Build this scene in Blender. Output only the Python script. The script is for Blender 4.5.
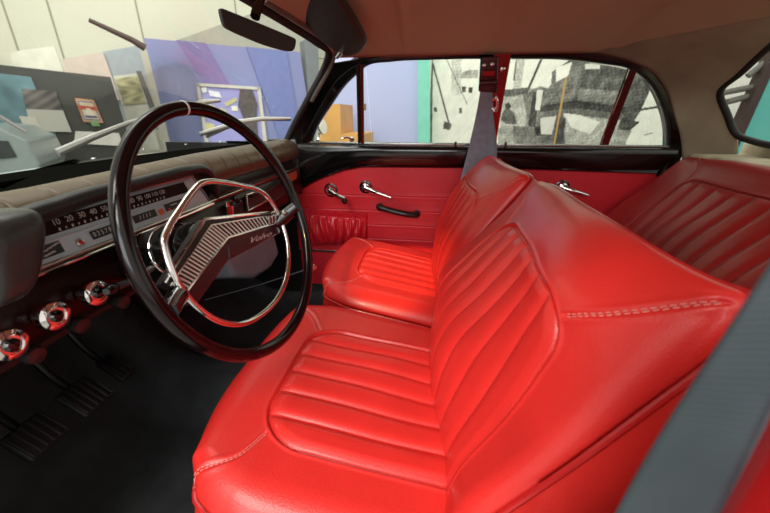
import bpy, bmesh, math, random
import numpy as np
from mathutils import Vector, Matrix
random.seed(4)
RNG = np.random.default_rng(4)
for o in list(bpy.data.objects): bpy.data.objects.remove(o, do_unlink=True)
SC = bpy.context.scene
COL = SC.collection
PI = math.pi
# ------------------------------------------------------------------ camera (stands in the open driver's door; all coordinates are metres from it)
FPX, PITCH, YAW = 352.0, 22.0, 7.6
_p, _y = math.radians(PITCH), math.radians(YAW)
FWD = np.array([-math.sin(_y)*math.cos(_p), math.cos(_y)*math.cos(_p), -math.sin(_p)])
RGT = np.array([math.cos(_y), math.sin(_y), 0.0]); UPV = np.cross(RGT, FWD)
cd = bpy.data.cameras.new('camera'); cam = bpy.data.objects.new('camera', cd); COL.objects.link(cam)
cam.matrix_world = Matrix([[RGT[i], UPV[i], -FWD[i], 0] for i in range(3)] + [[0, 0, 0, 1]])
cd.sensor_width = 36; cd.lens = 36*FPX/770; cd.clip_start = 0.01; cd.clip_end = 200
cd.dof.use_dof = True; cd.dof.focus_distance = 0.8; cd.dof.aperture_fstop = 4.5
SC.camera = cam
# ------------------------------------------------------------------ light
w = bpy.data.worlds.new('hall_light'); SC.world = w; w.use_nodes = True
bg = w.node_tree.nodes['Background']; bg.inputs[0].default_value = (1.0, 0.98, 0.93, 1); bg.inputs[1].default_value = 0.95
def area(name, loc, target, sx, sy, power, color=(1, 1, 1)):
    l = bpy.data.lights.new(name, 'AREA'); l.shape = 'RECTANGLE'; l.size = sx; l.size_y = sy; l.energy = power; l.color = color
    o = bpy.data.objects.new(name, l); COL.objects.link(o); o.location = loc
    o.rotation_euler = (Vector(target)-Vector(loc)).to_track_quat('-Z', 'Y').to_euler(); return o
area('hall_ceiling_light', (-0.7, -2.2, 2.7), (0.1, 0.7, -0.4), 2.2, 1.6, 165, (1, 0.96, 0.9))
area('door_side_fill_light', (-0.6, -3.2, 1.0), (0.0, 0.8, -0.4), 2.4, 1.6, 60, (0.95, 0.98, 1))  # unseen soft fill light, added behind the camera
area('exhibit_ceiling_light', (-2.5, 2.0, 3.6), (-4, 5, 0), 3, 3, 170, (1, 0.98, 0.94))
area('mural_ceiling_light', (1.0, 2.3, 3.4), (1.2, 4.2, 0), 4, 1, 70, (1, 0.98, 0.94))
def spot(name, loc, target, power, size, color):
    l = bpy.data.lights.new(name, 'SPOT'); l.energy = power; l.spot_size = math.radians(size); l.spot_blend = 0.3; l.color = color; l.shadow_soft_size = 0.04
    o = bpy.data.objects.new(name, l); COL.objects.link(o); o.location = loc
    o.rotation_euler = (Vector(target)-Vector(loc)).to_track_quat('-Z', 'Y').to_euler(); return o
spot('hall_track_spotlight', (-0.35, -3.0, 2.0), (-0.10, 1.05, -0.44), 1100, 4.2, (1, 0.70, 0.30))
SC.view_settings.view_transform = 'Standard'; SC.view_settings.look = 'None'
SC.view_settings.exposure = -0.04; SC.view_settings.gamma = 1.0; SC.view_settings.use_curve_mapping = False

# ------------------------------------------------------------------ helpers: measuring
def ray(px, py):
    return (px-385)/FPX*RGT - (py-256.5)/FPX*UPV + FWD
def A(px, py, y):                     # the point of a sight line that lies in the vertical plane at depth y
    d = ray(px, py); return d*y/d[1]
def AX(px, py, x):
    d = ray(px, py); return d*x/d[0]
def AZ(px, py, z):
    d = ray(px, py); return d*z/d[2]
def AP(px, py, q, n):                 # on the plane through q with normal n
    d = ray(px, py); n = np.asarray(n, float); return d*(np.dot(q, n)/np.dot(d, n))
# ------------------------------------------------------------------ helpers: materials
MATS = {}
def srgb(r, g, b):
    f = lambda c: (c/255/12.92) if c/255 <= 0.04045 else ((c/255+0.055)/1.055)**2.4
    return (f(r), f(g), f(b))
def mat(name, color, rough=0.5, metal=0.0, coat=0.0, var=0.06, vscale=12.0, bump=0.0, bscale=200.0, spec=0.5, rvar=0.0, sheen=0.0, voronoi=False, emis=None):
    if name in MATS: return MATS[name]
    m = bpy.data.materials.new(name); m.use_nodes = True; nt = m.node_tree; N = nt.nodes; L = nt.links
    b = N['Principled BSDF']
    b.inputs['Roughness'].default_value = rough; b.inputs['Metallic'].default_value = metal
    b.inputs['Coat Weight'].default_value = coat; b.inputs['Coat Roughness'].default_value = 0.12
    b.inputs['Specular IOR Level'].default_value = spec; b.inputs['Sheen Weight'].default_value = sheen
    tc = N.new('ShaderNodeTexCoord')
    nz = N.new('ShaderNodeTexNoise'); nz.inputs['Scale'].default_value = vscale; nz.inputs['Detail'].default_value = 5
    L.new(tc.outputs['Object'], nz.inputs['Vector'])
    cr = N.new('ShaderNodeValToRGB'); L.new(nz.outputs['Fac'], cr.inputs['Fac'])
    c = np.array(color)
    cr.color_ramp.elements[0].position = 0.3; cr.color_ramp.elements[1].position = 0.7
    cr.color_ramp.elements[0].color = (*np.clip(c*(1-var), 0, 1), 1); cr.color_ramp.elements[1].color = (*np.clip(c*(1+var), 0, 1), 1)
    L.new(cr.outputs['Color'], b.inputs['Base Color'])
    if rvar > 0:
        mr = N.new('ShaderNodeMapRange'); mr.inputs['To Min'].default_value = max(0.02, rough-rvar); mr.inputs['To Max'].default_value = min(1, rough+rvar)
        L.new(nz.outputs['Fac'], mr.inputs['Value']); L.new(mr.outputs['Result'], b.inputs['Roughness'])
    if bump > 0:
        if voronoi:
            t = N.new('ShaderNodeTexVoronoi'); t.inputs['Scale'].default_value = bscale; out = t.outputs['Distance']
        else:
            t = N.new('ShaderNodeTexNoise'); t.inputs['Scale'].default_value = bscale; t.inputs['Detail'].default_value = 4; out = t.outputs['Fac']
        L.new(tc.outputs['Object'], t.inputs['Vector'])
        bp = N.new('ShaderNodeBump'); bp.inputs['Strength'].default_value = bump; bp.inputs['Distance'].default_value = 0.002
        L.new(out, bp.inputs['Height']); L.new(bp.outputs['Normal'], b.inputs['Normal'])
    if emis:
        b.inputs['Emission Color'].default_value = (*emis[0], 1); b.inputs['Emission Strength'].default_value = emis[1]
    MATS[name] = m; return m
def glass_mat(name, tint, gloss, dust=0.0):
    m = bpy.data.materials.new(name); m.use_nodes = True; nt = m.node_tree; N = nt.nodes; L = nt.links; N.clear()
    out = N.new('ShaderNodeOutputMaterial'); mx = N.new('ShaderNodeMixShader'); tr = N.new('ShaderNodeBsdfTransparent'); gl = N.new('ShaderNodeBsdfGlossy')
    fr = N.new('ShaderNodeFresnel'); fr.inputs['IOR'].default_value = 1.15
    mu = N.new('ShaderNodeMath'); mu.operation = 'MULTIPLY'; mu.inputs[1].default_value = gloss
    tr.inputs[0].default_value = (*tint, 1); gl.inputs['Roughness'].default_value = 0.02
    L.new(fr.outputs[0], mu.inputs[0]); L.new(mu.outputs[0], mx.inputs[0]); L.new(tr.outputs[0], mx.inputs[1]); L.new(gl.outputs[0], mx.inputs[2])
    if dust > 0:
        df = N.new('ShaderNodeBsdfDiffuse'); df.inputs[0].default_value = (0.8, 0.8, 0.78, 1); m2 = N.new('ShaderNodeMixShader'); m2.inputs[0].default_value = dust
        L.new(mx.outputs[0], m2.inputs[1]); L.new(df.outputs[0], m2.inputs[2]); mx = m2
    L.new(mx.outputs[0], out.inputs[0])
    return m
def stripe_mat(name, c1, c2, scale, axis='X', rough=0.6, bump=0.4):
    m = bpy.data.materials.new(name); m.use_nodes = True; nt = m.node_tree; N = nt.nodes; L = nt.links; b = N['Principled BSDF']
    b.inputs['Roughness'].default_value = rough
    tc = N.new('ShaderNodeTexCoord'); wv = N.new('ShaderNodeTexWave'); wv.bands_direction = axis; wv.inputs['Scale'].default_value = scale; wv.inputs['Distortion'].default_value = 0.15
    L.new(tc.outputs['UV' if axis in ('X', 'Y') else 'Object'], wv.inputs['Vector'])
    cr = N.new('ShaderNodeValToRGB'); cr.color_ramp.elements[0].color = (*c1, 1); cr.color_ramp.elements[1].color = (*c2, 1)
    nz = N.new('ShaderNodeTexNoise'); nz.inputs['Scale'].default_value = 26; L.new(tc.outputs['Object'], nz.inputs['Vector'])
    ad = N.new('ShaderNodeMath'); ad.operation = 'MULTIPLY'; L.new(wv.outputs['Fac'], ad.inputs[0]); L.new(nz.outputs['Fac'], ad.inputs[1])
    L.new(ad.outputs[0], cr.inputs['Fac']); L.new(cr.outputs['Color'], b.inputs['Base Color'])
    bp = N.new('ShaderNodeBump'); bp.inputs['Strength'].default_value = bump; bp.inputs['Distance'].default_value = 0.001
    L.new(wv.outputs['Fac'], bp.inputs['Height']); L.new(bp.outputs['Normal'], b.inputs['Normal']); return m
def vcol_mat(name, rough=0.7):
    m = bpy.data.materials.new(name); m.use_nodes = True; nt = m.node_tree; b = nt.nodes['Principled BSDF']; b.inputs['Roughness'].default_value = rough
    a = nt.nodes.new('ShaderNodeVertexColor'); a.layer_name = 'print'; nt.links.new(a.outputs['Color'], b.inputs['Base Color']); return m
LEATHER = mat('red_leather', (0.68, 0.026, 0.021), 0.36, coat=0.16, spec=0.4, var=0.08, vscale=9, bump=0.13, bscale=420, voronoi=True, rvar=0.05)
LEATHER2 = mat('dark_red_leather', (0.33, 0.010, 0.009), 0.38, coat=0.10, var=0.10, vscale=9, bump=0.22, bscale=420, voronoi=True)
VINYL = mat('red_door_vinyl', (0.70, 0.018, 0.032), 0.42, var=0.05, vscale=6, bump=0.12, bscale=500)
THREAD = mat('pale_thread', (0.80, 0.30, 0.26), 0.8)
PIPE = mat('red_piping', (0.50, 0.012, 0.012), 0.32, coat=0.2)
BLKGLOSS = mat('black_paint', (0.004, 0.004, 0.004), 0.12, coat=0.5, var=0.02)
BLKVINYL = mat('black_vinyl', (0.012, 0.012, 0.012), 0.38, var=0.15, bump=0.15, bscale=300)
BLKRUB = mat('black_rubber', (0.010, 0.010, 0.010), 0.55)
PAD = mat('dash_pad_vinyl', srgb(92, 76, 56), 0.36, var=0.10, vscale=10, bump=0.15, bscale=260)  # tan reflection of the roof lining put into the black vinyl's colour
CHROME = mat('chrome', (0.85, 0.83, 0.80), 0.09, metal=1.0, var=0.02)
ALU = mat('brushed_silver', (0.62, 0.61, 0.58), 0.28, metal=1.0, var=0.05)
WHEELRIM = mat('wheel_rim_plastic', (0.005, 0.0015, 0.002), 0.13, coat=0.0, var=0.05, spec=0.45)
BURG = mat('burgundy_paint', (0.014, 0.0012, 0.0015), 0.32, coat=0.0, var=0.05, spec=0.35)
GREYP = mat('grey_cluster_paint', (0.50, 0.60, 0.66), 0.42, var=0.03)
GREYBOX = mat('grey_box_paint', (0.28, 0.36, 0.42), 0.45, var=0.08)
LINER = mat('headliner_cloth', srgb(190, 168, 138), 0.75, var=0.05, vscale=4, bump=0.2, bscale=400)
CARPET = mat('black_floor_mat', (0.024, 0.027, 0.028), 0.7, var=0.35, vscale=14, bump=0.6, bscale=320)
REDPAINT = mat('red_body_paint', (0.40, 0.008, 0.010), 0.25, coat=0.4, var=0.03)
WHITEP = mat('white_ink', (0.52, 0.51, 0.48), 0.6)
BLACKP = mat('black_face', (0.008, 0.008, 0.009), 0.35)
MAROONP = mat('maroon_face', (0.016, 0.002, 0.002), 0.6, spec=0.2)
REDP = mat('red_lens', (0.55, 0.03, 0.02), 0.3)
GREENP = mat('green_ink', (0.05, 0.45, 0.22), 0.5)
ORANGEP = mat('orange_lens', (0.75, 0.16, 0.06), 0.3)
GLASS_S = glass_mat('side_glass', (0.88, 0.90, 0.86), 0.6)
GLASS_W = glass_mat('windscreen_glass', (0.90, 0.93, 0.90), 0.5, 0.035)
# ------------------------------------------------------------------ helpers: meshes
class MB:
    def __init__(s): s.v = []; s.f = []
    def add(s, V, F):
        b = len(s.v); s.v += [tuple(map(float, p)) for p in V]; s.f += [tuple(b+i for i in f) for f in F]; return s
    def box(s, c, size, rot=None, bev=0.0):
        bm = bmesh.new(); bmesh.ops.create_cube(bm, size=1)
        bmesh.ops.scale(bm, vec=size, verts=bm.verts)
        if bev > 0: bmesh.ops.bevel(bm, geom=bm.edges[:], offset=bev, segments=3, profile=0.5, affect='EDGES')
        M = Matrix.Translation(Vector(c))
        if rot is not None: M = M @ rot.to_4x4()
        bm.transform(M); bm.verts.index_update()
        s.add([v.co[:] for v in bm.verts], [[v.index for v in f.verts] for f in bm.faces]); bm.free(); return s
    def tube(s, path, r, n=12, closed=False, cap=True, squash=None):
        P = np.array(path, float); m = len(P); rr = np.broadcast_to(np.asarray(r, float), (m,))
        T = np.roll(P, -1, 0)-np.roll(P, 1, 0) if closed else np.gradient(P, axis=0)
        T /= np.linalg.norm(T, axis=1)[:, None]+1e-12
        ref = np.array([0, 0, 1.0]) if abs(T[0, 2]) < 0.9 else np.array([1.0, 0, 0])
        nrm = np.cross(T[0], ref); nrm /= np.linalg.norm(nrm); V = []
        th = np.linspace(0, 2*PI, n, endpoint=False)
        for i in range(m):
            nrm = nrm-T[i]*np.dot(nrm, T[i]); nrm /= np.linalg.norm(nrm); bi = np.cross(T[i], nrm)
            V += list(P[i]+rr[i]*(np.cos(th)[:, None]*nrm+np.sin(th)[:, None]*bi))
        if squash is not None: V = squash(np.array(V))
        F = []
        for i in range(m if closed else m-1):
            for j in range(n):
                k = (j+1) % n; a = i*n; b = ((i+1) % m)*n
                F.append((a+j, a+k, b+k, b+j))
        if cap and not closed: F += [tuple(range(n))[::-1], tuple((m-1)*n+j for j in range(n))]
        return s.add(V, F)
    def cyl(s, p0, p1, r0, r1=None, n=24):
        r1 = r0 if r1 is None else r1; return s.tube([p0, p1], [r0, r1], n)
    def lathe(s, prof, origin, axis, n=32):            # prof: list of (radius, distance along axis)
        ax = np.array(axis, float); ax /= np.linalg.norm(ax)
        ref = np.array([0, 0, 1.0]) if abs(ax[2]) < 0.9 else np.array([1.0, 0, 0])
        e1 = np.cross(ax, ref); e1 /= np.linalg.norm(e1); e2 = np.cross(ax, e1); th = np.linspace(0, 2*PI, n, endpoint=False); V = []; F = []
        for r, h in prof: V += list(np.array(origin)+ax*h+max(r, 1e-5)*(np.cos(th)[:, None]*e1+np.sin(th)[:, None]*e2))
        for i in range(len(prof)-1):
            for j in range(n):
                k = (j+1) % n; F.append((i*n+j, i*n+k, (i+1)*n+k, (i+1)*n+j))
        F += [tuple(range(n))[::-1], tuple((len(prof)-1)*n+j for j in range(n))]
        return s.add(V, F)
    def grid(s, P, closed_u=False):
        P = np.asarray(P, float); m, n = P.shape[:2]; F = []
        idx = np.arange(m*n).reshape(m, n)
        for i in range(m-1):
            for j in range(n if closed_u else n-1):
                k = (j+1) % n; F.append((idx[i, j], idx[i, k], idx[i+1, k], idx[i+1, j]))
        return s.add(P.reshape(-1, 3), F)
    def prism(s, pts, d):                              # polygon pts extruded by vector d
        n = len(pts); P = [np.array(p, float) for p in pts]; d = np.array(d, float)
        return s.add(P+[p+d for p in P], [tuple(range(n)), tuple(range(2*n-1, n-1, -1))]+[(i, i+n, (i+1) % n+n, (i+1) % n) for i in range(n)])
    def strip(s, a, b, d):                             # solid band between two matching curves, thickness d
        a = np.array(a, float); b = np.array(b, float); d = np.array(d, float); n = len(a)
        V = list(a)+list(b)+list(a+d)+list(b+d); F = []
        for i in range(n-1):
            F += [(i, i+1, n+i+1, n+i), (2*n+i+1, 2*n+i, 3*n+i, 3*n+i+1), (i+1, i, 2*n+i, 2*n+i+1), (n+i, n+i+1, 3*n+i+1, 3*n+i)]
        F += [(0, n, 3*n, 2*n), (n-1, 3*n-1, 4*n-1, 2*n-1)]
        return s.add(V, F)
def tag(o, label=None, cat=None, group=None, kind=None):
    if label: o['label'] = label
    if cat: o['category'] = cat
    if group: o['group'] = group
    if kind: o['kind'] = kind
    return o
def thing(name, label, cat, loc, group=None):
    o = bpy.data.objects.new(name, None); COL.objects.link(o); o.location = Vector([float(c) for c in loc]); o.empty_display_size = 0.05
    return tag(o, label, cat, group)
WLOC = {}
def worldloc(o):
    t = Vector(o.location)
    return t if o.parent is None else WLOC.get(o.name, t)
def attach(o, parent):
    if parent is None: return
    o.parent = parent
    root = parent
    while root.parent: root = root.parent
    if parent.parent is None: o.matrix_parent_inverse = Matrix.Translation(-Vector(parent.location))
def obj(name, mb, material, parent=None, smooth=True, angle=35, bevel=0.0, solid=0.0, uv=None, sub=0, label=None):
    me = bpy.data.meshes.new(name); me.from_pydata(mb.v, [], mb.f); me.update()
    bm = bmesh.new(); bm.from_mesh(me); bmesh.ops.recalc_face_normals(bm, faces=bm.faces) if len(bm.faces) < 30000 else None
    bm.to_mesh(me); bm.free()
    if uv is not None:
        l = me.uv_layers.new(name='UVMap'); vi = np.zeros(len(me.loops), int); me.loops.foreach_get('vertex_index', vi)
        l.data.foreach_set('uv', np.asarray(uv, float).reshape(-1, 2)[vi].ravel())
    me.materials.append(material)
    if smooth:
        me.polygons.foreach_set('use_smooth', [True]*len(me.polygons))
        if angle < 180: me.set_sharp_from_angle(angle=math.radians(angle))
    o = bpy.data.objects.new(name, me); COL.objects.link(o); attach(o, parent)
    if solid: m = o.modifiers.new('solid', 'SOLIDIFY'); m.thickness = solid; m.offset = 0
    if bevel: m = o.modifiers.new('bevel', 'BEVEL'); m.width = bevel; m.segments = 3; m.limit_method = 'ANGLE'; m.angle_limit = math.radians(40)
    if sub: m = o.modifiers.new('sub', 'SUBSURF'); m.levels = sub; m.render_levels = sub
    if label: o['label'] = label
    return o
def text(name, body, origin, right, up, size, material, parent, shear=0.0, depth=0.0006, align='LEFT', sx=1.0):
    cu = bpy.data.curves.new(name, 'FONT'); cu.body = body; cu.size = size; cu.shear = shear; cu.extrude = depth; cu.align_x = align; cu.align_y = 'CENTER'
    t = bpy.data.objects.new(name+'_tmp', cu); COL.objects.link(t)
    me = bpy.data.meshes.new_from_object(t.evaluated_get(bpy.context.evaluated_depsgraph_get())); COL.objects.unlink(t)
    r = Vector(right).normalized(); u = Vector(up); u = (u-r*u.dot(r)).normalized(); n = r.cross(u)
    M = Matrix([[r[i]*sx, u[i], n[i], origin[i]] for i in range(3)]+[[0, 0, 0, 1]]); me.transform(M)
    me.materials.clear(); me.materials.append(material)
    o = bpy.data.objects.new(name, me); COL.objects.link(o); attach(o, parent); return o
def herm(xk, Y, x):                                    # smooth curve through Y at xk, evaluated at x
    xk = np.asarray(xk, float); Y = np.asarray(Y, float); x = np.clip(np.asarray(x, float), xk[0], xk[-1])
    h = np.diff(xk); d = (Y[1:]-Y[:-1])/h.reshape(-1, *[1]*(Y.ndim-1)); T = np.empty_like(Y)
    T[0] = d[0]; T[-1] = d[-1]
    for i in range(1, len(xk)-1): T[i] = (d[i-1]*h[i]+d[i]*h[i-1])/(h[i]+h[i-1])
    i = np.clip(np.searchsorted(xk, x, side='right')-1, 0, len(xk)-2)
    t = ((x-xk[i])/h[i]); sh = (-1,)+(1,)*(Y.ndim-1); tt = t.reshape(sh); hh = h[i].reshape(sh)
    return (2*tt**3-3*tt**2+1)*Y[i]+(tt**3-2*tt**2+tt)*hh*T[i]+(-2*tt**3+3*tt**2)*Y[i+1]+(tt**3-tt**2)*hh*T[i+1]
def smoothpath(pts, n):
    P = np.array(pts, float); L = np.concatenate([[0], np.cumsum(np.linalg.norm(np.diff(P, axis=0), axis=1))])
    return herm(L, P, np.linspace(0, L[-1], n))
def closedpath(pts, n):
    P = np.array(pts, float); m = len(P); Q = np.concatenate([P[-3:], P, P[:4]]); L = np.concatenate([[0], np.cumsum(np.linalg.norm(np.diff(Q, axis=0), axis=1))])
    return herm(L, Q, np.linspace(L[3], L[3+m], n, endpoint=False))
def resample(pts, n):
    P = np.array(pts, float); L = np.concatenate([[0], np.cumsum(np.linalg.norm(np.diff(P, axis=0), axis=1))]); t = np.linspace(0, L[-1], n)
    return np.stack([np.interp(t, L, P[:, k]) for k in range(3)], 1)
def normals(P):
    du = np.gradient(P, axis=1); dv = np.gradient(P, axis=0); n = np.cross(du, dv); return n/(np.linalg.norm(n, axis=2)[..., None]+1e-12)
def bilin(P, u, v):
    m, n = P.shape[:2]; x = np.clip(u, 0, 1)*(n-1); y = np.clip(v, 0, 1)*(m-1); i = np.clip(y.astype(int), 0, m-2); j = np.clip(x.astype(int), 0, n-2)
    fx = (x-j)[:, None]; fy = (y-i)[:, None]
    return P[i, j]*(1-fx)*(1-fy)+P[i, j+1]*fx*(1-fy)+P[i+1, j]*(1-fx)*fy+P[i+1, j+1]*fx*fy
def rbox(s, t, cx, ct, hx, ht, r):                     # signed distance to a rounded rectangle (negative inside)
    qx = np.abs(s-cx)-hx+r; qy = np.abs(t-ct)-ht+r
    return np.minimum(np.maximum(qx, qy), 0)+np.sqrt(np.maximum(qx, 0)**2+np.maximum(qy, 0)**2)-r
def seglike(s, t, pts):                                # distance to a polyline in the surface
    d = np.full(s.shape, 9.0)
    for (a, b), (c, e) in zip(pts[:-1], pts[1:]):
        vx, vy = c-a, e-b; k = np.clip(((s-a)*vx+(t-b)*vy)/(vx*vx+vy*vy), 0, 1); d = np.minimum(d, np.hypot(s-a-k*vx, t-b-k*vy))
    return d
def stitches(P, N, s, t, lines, mb, step=0.0062, ln=0.0040, off=0.0046, rr=0.0006, h=0.0010):
    Pf, Nf, sf, tf = P.reshape(-1, 3), N.reshape(-1, 3), s.ravel(), t.ravel()
    for pts in lines:
        q = smoothpath([(a, b, 0) for a, b in pts], 400)[:, :2]; d = np.concatenate([[0], np.cumsum(np.hypot(*np.diff(q, axis=0).T))])
        lo = (sf > q[:, 0].min()-0.01) & (sf < q[:, 0].max()+0.01) & (tf > q[:, 1].min()-0.01) & (tf < q[:, 1].max()+0.01); Pl, Nl, sl, tl_ = Pf[lo], Nf[lo], sf[lo], tf[lo]
        def at(x, y):
            r = (sl-x)**2+(tl_-y)**2; k = np.argpartition(r, 4)[:4]; w_ = 1/(r[k]+1e-7); return (Pl[k]*w_[:, None]).sum(0)/w_.sum()+Nl[k[0]]*h
        for side in (-1, 1):
            k = 0.002
            while k+ln < d[-1]:
                e = np.array([k, k+ln]); x = np.interp(e, d, q[:, 0]); y = np.interp(e, d, q[:, 1])
                tx, ty = x[-1]-x[0], y[-1]-y[0]; l = math.hypot(tx, ty); x = x-ty/l*off*side*0.5; y = y+tx/l*off*side*0.5
                mb.tube([at(x[0], y[0]), at(x[1], y[1])], rr, 4, cap=False); k += step
    return mb
def upholstered(name, P0, W, L, panel, pleats, seams, material, parent, back, border_r=0.035, nexp=(7, 7), sq=6, flat_ends=(False, False), pipe=True, puff=0.009, seam_dir=1, thread=True, wall=None, corner_keep_bottom=True):
    """P0(u,v)->points (m,n,3); a padded face with a pleated panel, rolled border, piping and a boxed side"""
    n, m = int(W/0.0022), int(L/0.0022); n = min(n, 420)
    u, v = np.meshgrid(np.linspace(0, 1, n), np.linspace(0, 1, m)); a, b = 2*u-1, 2*v-1
    rs = np.maximum(abs(a), abs(b)); rl = (abs(a)**nexp[0]+abs(b)**nexp[1])**(1/nexp[0])
    wgt = rs**sq
    if corner_keep_bottom: wgt = wgt*np.clip((b+0.2)/0.6, 0, 1)
    f = 1-wgt+wgt*rs/np.maximum(rl, 1e-6); um, vm = (a*f+1)/2, (b*f+1)/2
    P = P0(um, vm); ep = 1e-3
    N = np.cross(P0(np.clip(um+ep, 0, 1), vm)-P0(np.clip(um-ep, 0, 1), vm), P0(um, np.clip(vm+ep, 0, 1))-P0(um, np.clip(vm-ep, 0, 1)))
    N = N/(np.linalg.norm(N, axis=2)[..., None]+1e-12)*seam_dir
    s, t = um*W, vm*L
    el = a*0+9
    e = np.minimum((1-abs(a))*W/2, (1-b)*L/2) if corner_keep_bottom else np.minimum((1-abs(a))*W/2, (1-abs(b))*L/2)
    q = np.clip(1-e/border_r, 0, 1); disp = -border_r*0.85*(1-np.sqrt(1-q*q*0.985))
    cx, ct, hx, ht, r = panel; d = rbox(s, t, cx, ct, hx, ht, r)
    inside = d < 0; ph = (s-(cx-hx))/(2*hx)*pleats; fr = ph-np.floor(ph)
    pf = puff*(1-np.abs(2*fr-1)**3.5*0.95)*(0.80+0.20*fr)
    fade = np.clip(-d/0.018, 0, 1)**0.5
    disp += np.where(inside, -0.004+pf*fade, 0)
    disp += -0.0040*np.exp(-(d/0.0022)**2)+0.0022*np.exp(-((d-0.0045)/0.0028)**2)
    seams = [[tuple(q[:2]) for q in smoothpath([(a_, b_, 0) for a_, b_ in ln], 24)] for ln in seams]
    for ln in seams: disp += -0.0030*np.exp(-(seglike(s, t, ln)/0.0022)**2)+0.0012*np.exp(-((seglike(s, t, ln)-0.006)/0.004)**2)
    wr = 0.0
    for k in range(7):
        fx, fy, phs = RNG.uniform(6, 26), RNG.uniform(6, 26), RNG.uniform(0, 6); wr = wr+np.sin(fx*s+fy*t+phs)*0.0007
    disp += wr
    P = P+N*disp[..., None]; N2 = normals(P)*seam_dir
    mb = MB(); F0 = np.arange(m*n).reshape(m, n)
    quads = np.stack([F0[:-1, :-1], F0[:-1, 1:], F0[1:, 1:], F0[1:, :-1]], -1).reshape(-1, 4)
    bi = np.concatenate([F0[0, :-1], F0[:-1, -1], F0[-1, :0:-1], F0[:0:-1, 0]]); loop = P.reshape(-1, 3)[bi]
    cen = loop.mean(0); back = np.array(back, float); V = [P.reshape(-1, 3)]; F = [quads]; base = m*n; prev = bi
    bn = back/np.linalg.norm(back)
    rad = loop-cen; rad = rad-np.outer(rad@bn, bn); rad /= np.linalg.norm(rad, axis=1)[:, None]
    for frac, outw in (wall or [(0.06, 0.002), (0.3, 0.010), (0.6, 0.010), (0.85, 0.002), (1.0, -0.02), (1.02, -0.08)]):
        V.append(loop+back*frac+rad*outw); k = len(bi); ring = base+np.arange(k); F.append(np.stack([prev, np.roll(prev, -1), np.roll(ring, -1), ring], -1)); prev = ring; base += k
    V.append((cen+back*1.02)[None]); allV = np.concatenate(V)
    me = bpy.data.meshes.new(name); tri = [(int(prev[i]), int(prev[(i+1) % len(prev)]), base) for i in range(len(prev))]
    faces = np.concatenate(F); me.from_pydata(allV.tolist(), [], faces.tolist()+tri); me.update()
    me.polygons.foreach_set('use_smooth', [True]*len(me.polygons)); me.materials.append(material)
    o = bpy.data.objects.new(name, me); COL.objects.link(o); attach(o, parent)
    if pipe:
        st = max(1, len(loop)//260); lp = loop[::st]+rad[::st]*0.001+back*0.02
        obj('piping', MB().tube(lp, 0.0042, 8, closed=True), PIPE, o)
        lp2 = (loop+back*0.93+rad*0.001)[::st]
        obj('piping', MB().tube(lp2, 0.0036, 8, closed=True), PIPE, o)
    if thread:
        for ln in seams: obj('stitching', stitches(P, N2, s, t, [ln], MB()), THREAD, o)
    return o, P, N2

# ------------------------------------------------------------------ the hall
GROUND = -1.22
mb = MB(); mb.box((0, 3, GROUND-0.05), (26, 22, 0.1)); tag(obj('floor', mb, mat('hall_concrete', (0.30, 0.29, 0.27), 0.5, var=0.12, vscale=2), None, smooth=False), kind='structure')
DIR = np.array([0.79, 0.615, 0]); DIR /= np.linalg.norm(DIR); NRM = np.array([-DIR[1], DIR[0], 0])
def wallpt(px, dist): d = ray(px, 100); d = d[:2]/np.linalg.norm(d[:2]); return np.array([d[0]*dist, d[1]*dist, 0])
CREAM = mat('cream_wall_panel', srgb(226, 226, 205), 0.8, var=0.02, vscale=1.5)
Q0 = wallpt(144, 7.6)
class Plane:
    def __init__(s, q): s.q = q
    def at(s, px, py): return AP(px, py, s.q, NRM)
PB = Plane(Q0)                                          # back wall of white panels
mb = MB(); c = Q0+DIR*1.5; L_ = 17.0
mb.prism([c-DIR*8+np.array([0, 0, GROUND]), c+DIR*9+np.array([0, 0, GROUND]), c+DIR*9+np.array([0, 0, 5]), c-DIR*8+np.array([0, 0, 5])], NRM*0.15)
wb = tag(obj('wall_front', mb, CREAM, None, smooth=False), kind='structure')
mb = MB()
for px in (-40, 3, 48, 136, 235, 330):
    p = PB.at(px, 5); mb.prism([p*[1, 1, 0]+[0, 0, GROUND]-DIR*0.012-NRM*0.006, p*[1, 1, 0]+[0, 0, GROUND]+DIR*0.012-NRM*0.006, p*[1, 1, 0]+[0, 0, 5]+DIR*0.012-NRM*0.006, p*[1, 1, 0]+[0, 0, 5]-DIR*0.012-NRM*0.006], NRM*0.005)
obj('panel_joint', mb, mat('wall_joint', srgb(165, 165, 145), 0.8), wb, smooth=False)
mb = MB(); mb.box((3.6, 6.6, 1.9), (9.5, 0.12, 6.3)); tag(obj('wall_right', mb, mat('pale_wall', srgb(228, 228, 210), 0.8, var=0.02), None, smooth=False), kind='structure')
def flat(name, plane, corners, material, parent=None, th=0.03, off=0.0):
    P = [plane.at(*c)-NRM*off for c in corners]
    return obj(name, MB().prism(P, NRM*th), material, parent, smooth=False)
def printed(name, plane, quad, painter, parent, nx=60, ny=60, off=0.004):   # flat print with its picture in vertex colours
    c = [plane.at(*q)-NRM*off for q in quad]; u, v = np.meshgrid(np.linspace(0, 1, nx), np.linspace(0, 1, ny)); u = u[..., None]; v = v[..., None]
    P = (c[0]*(1-u)+c[1]*u)*(1-v)+(c[3]*(1-u)+c[2]*u)*v
    return printmesh(name, P, painter(u[..., 0], v[..., 0]), parent, NRM*0.003)
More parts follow.
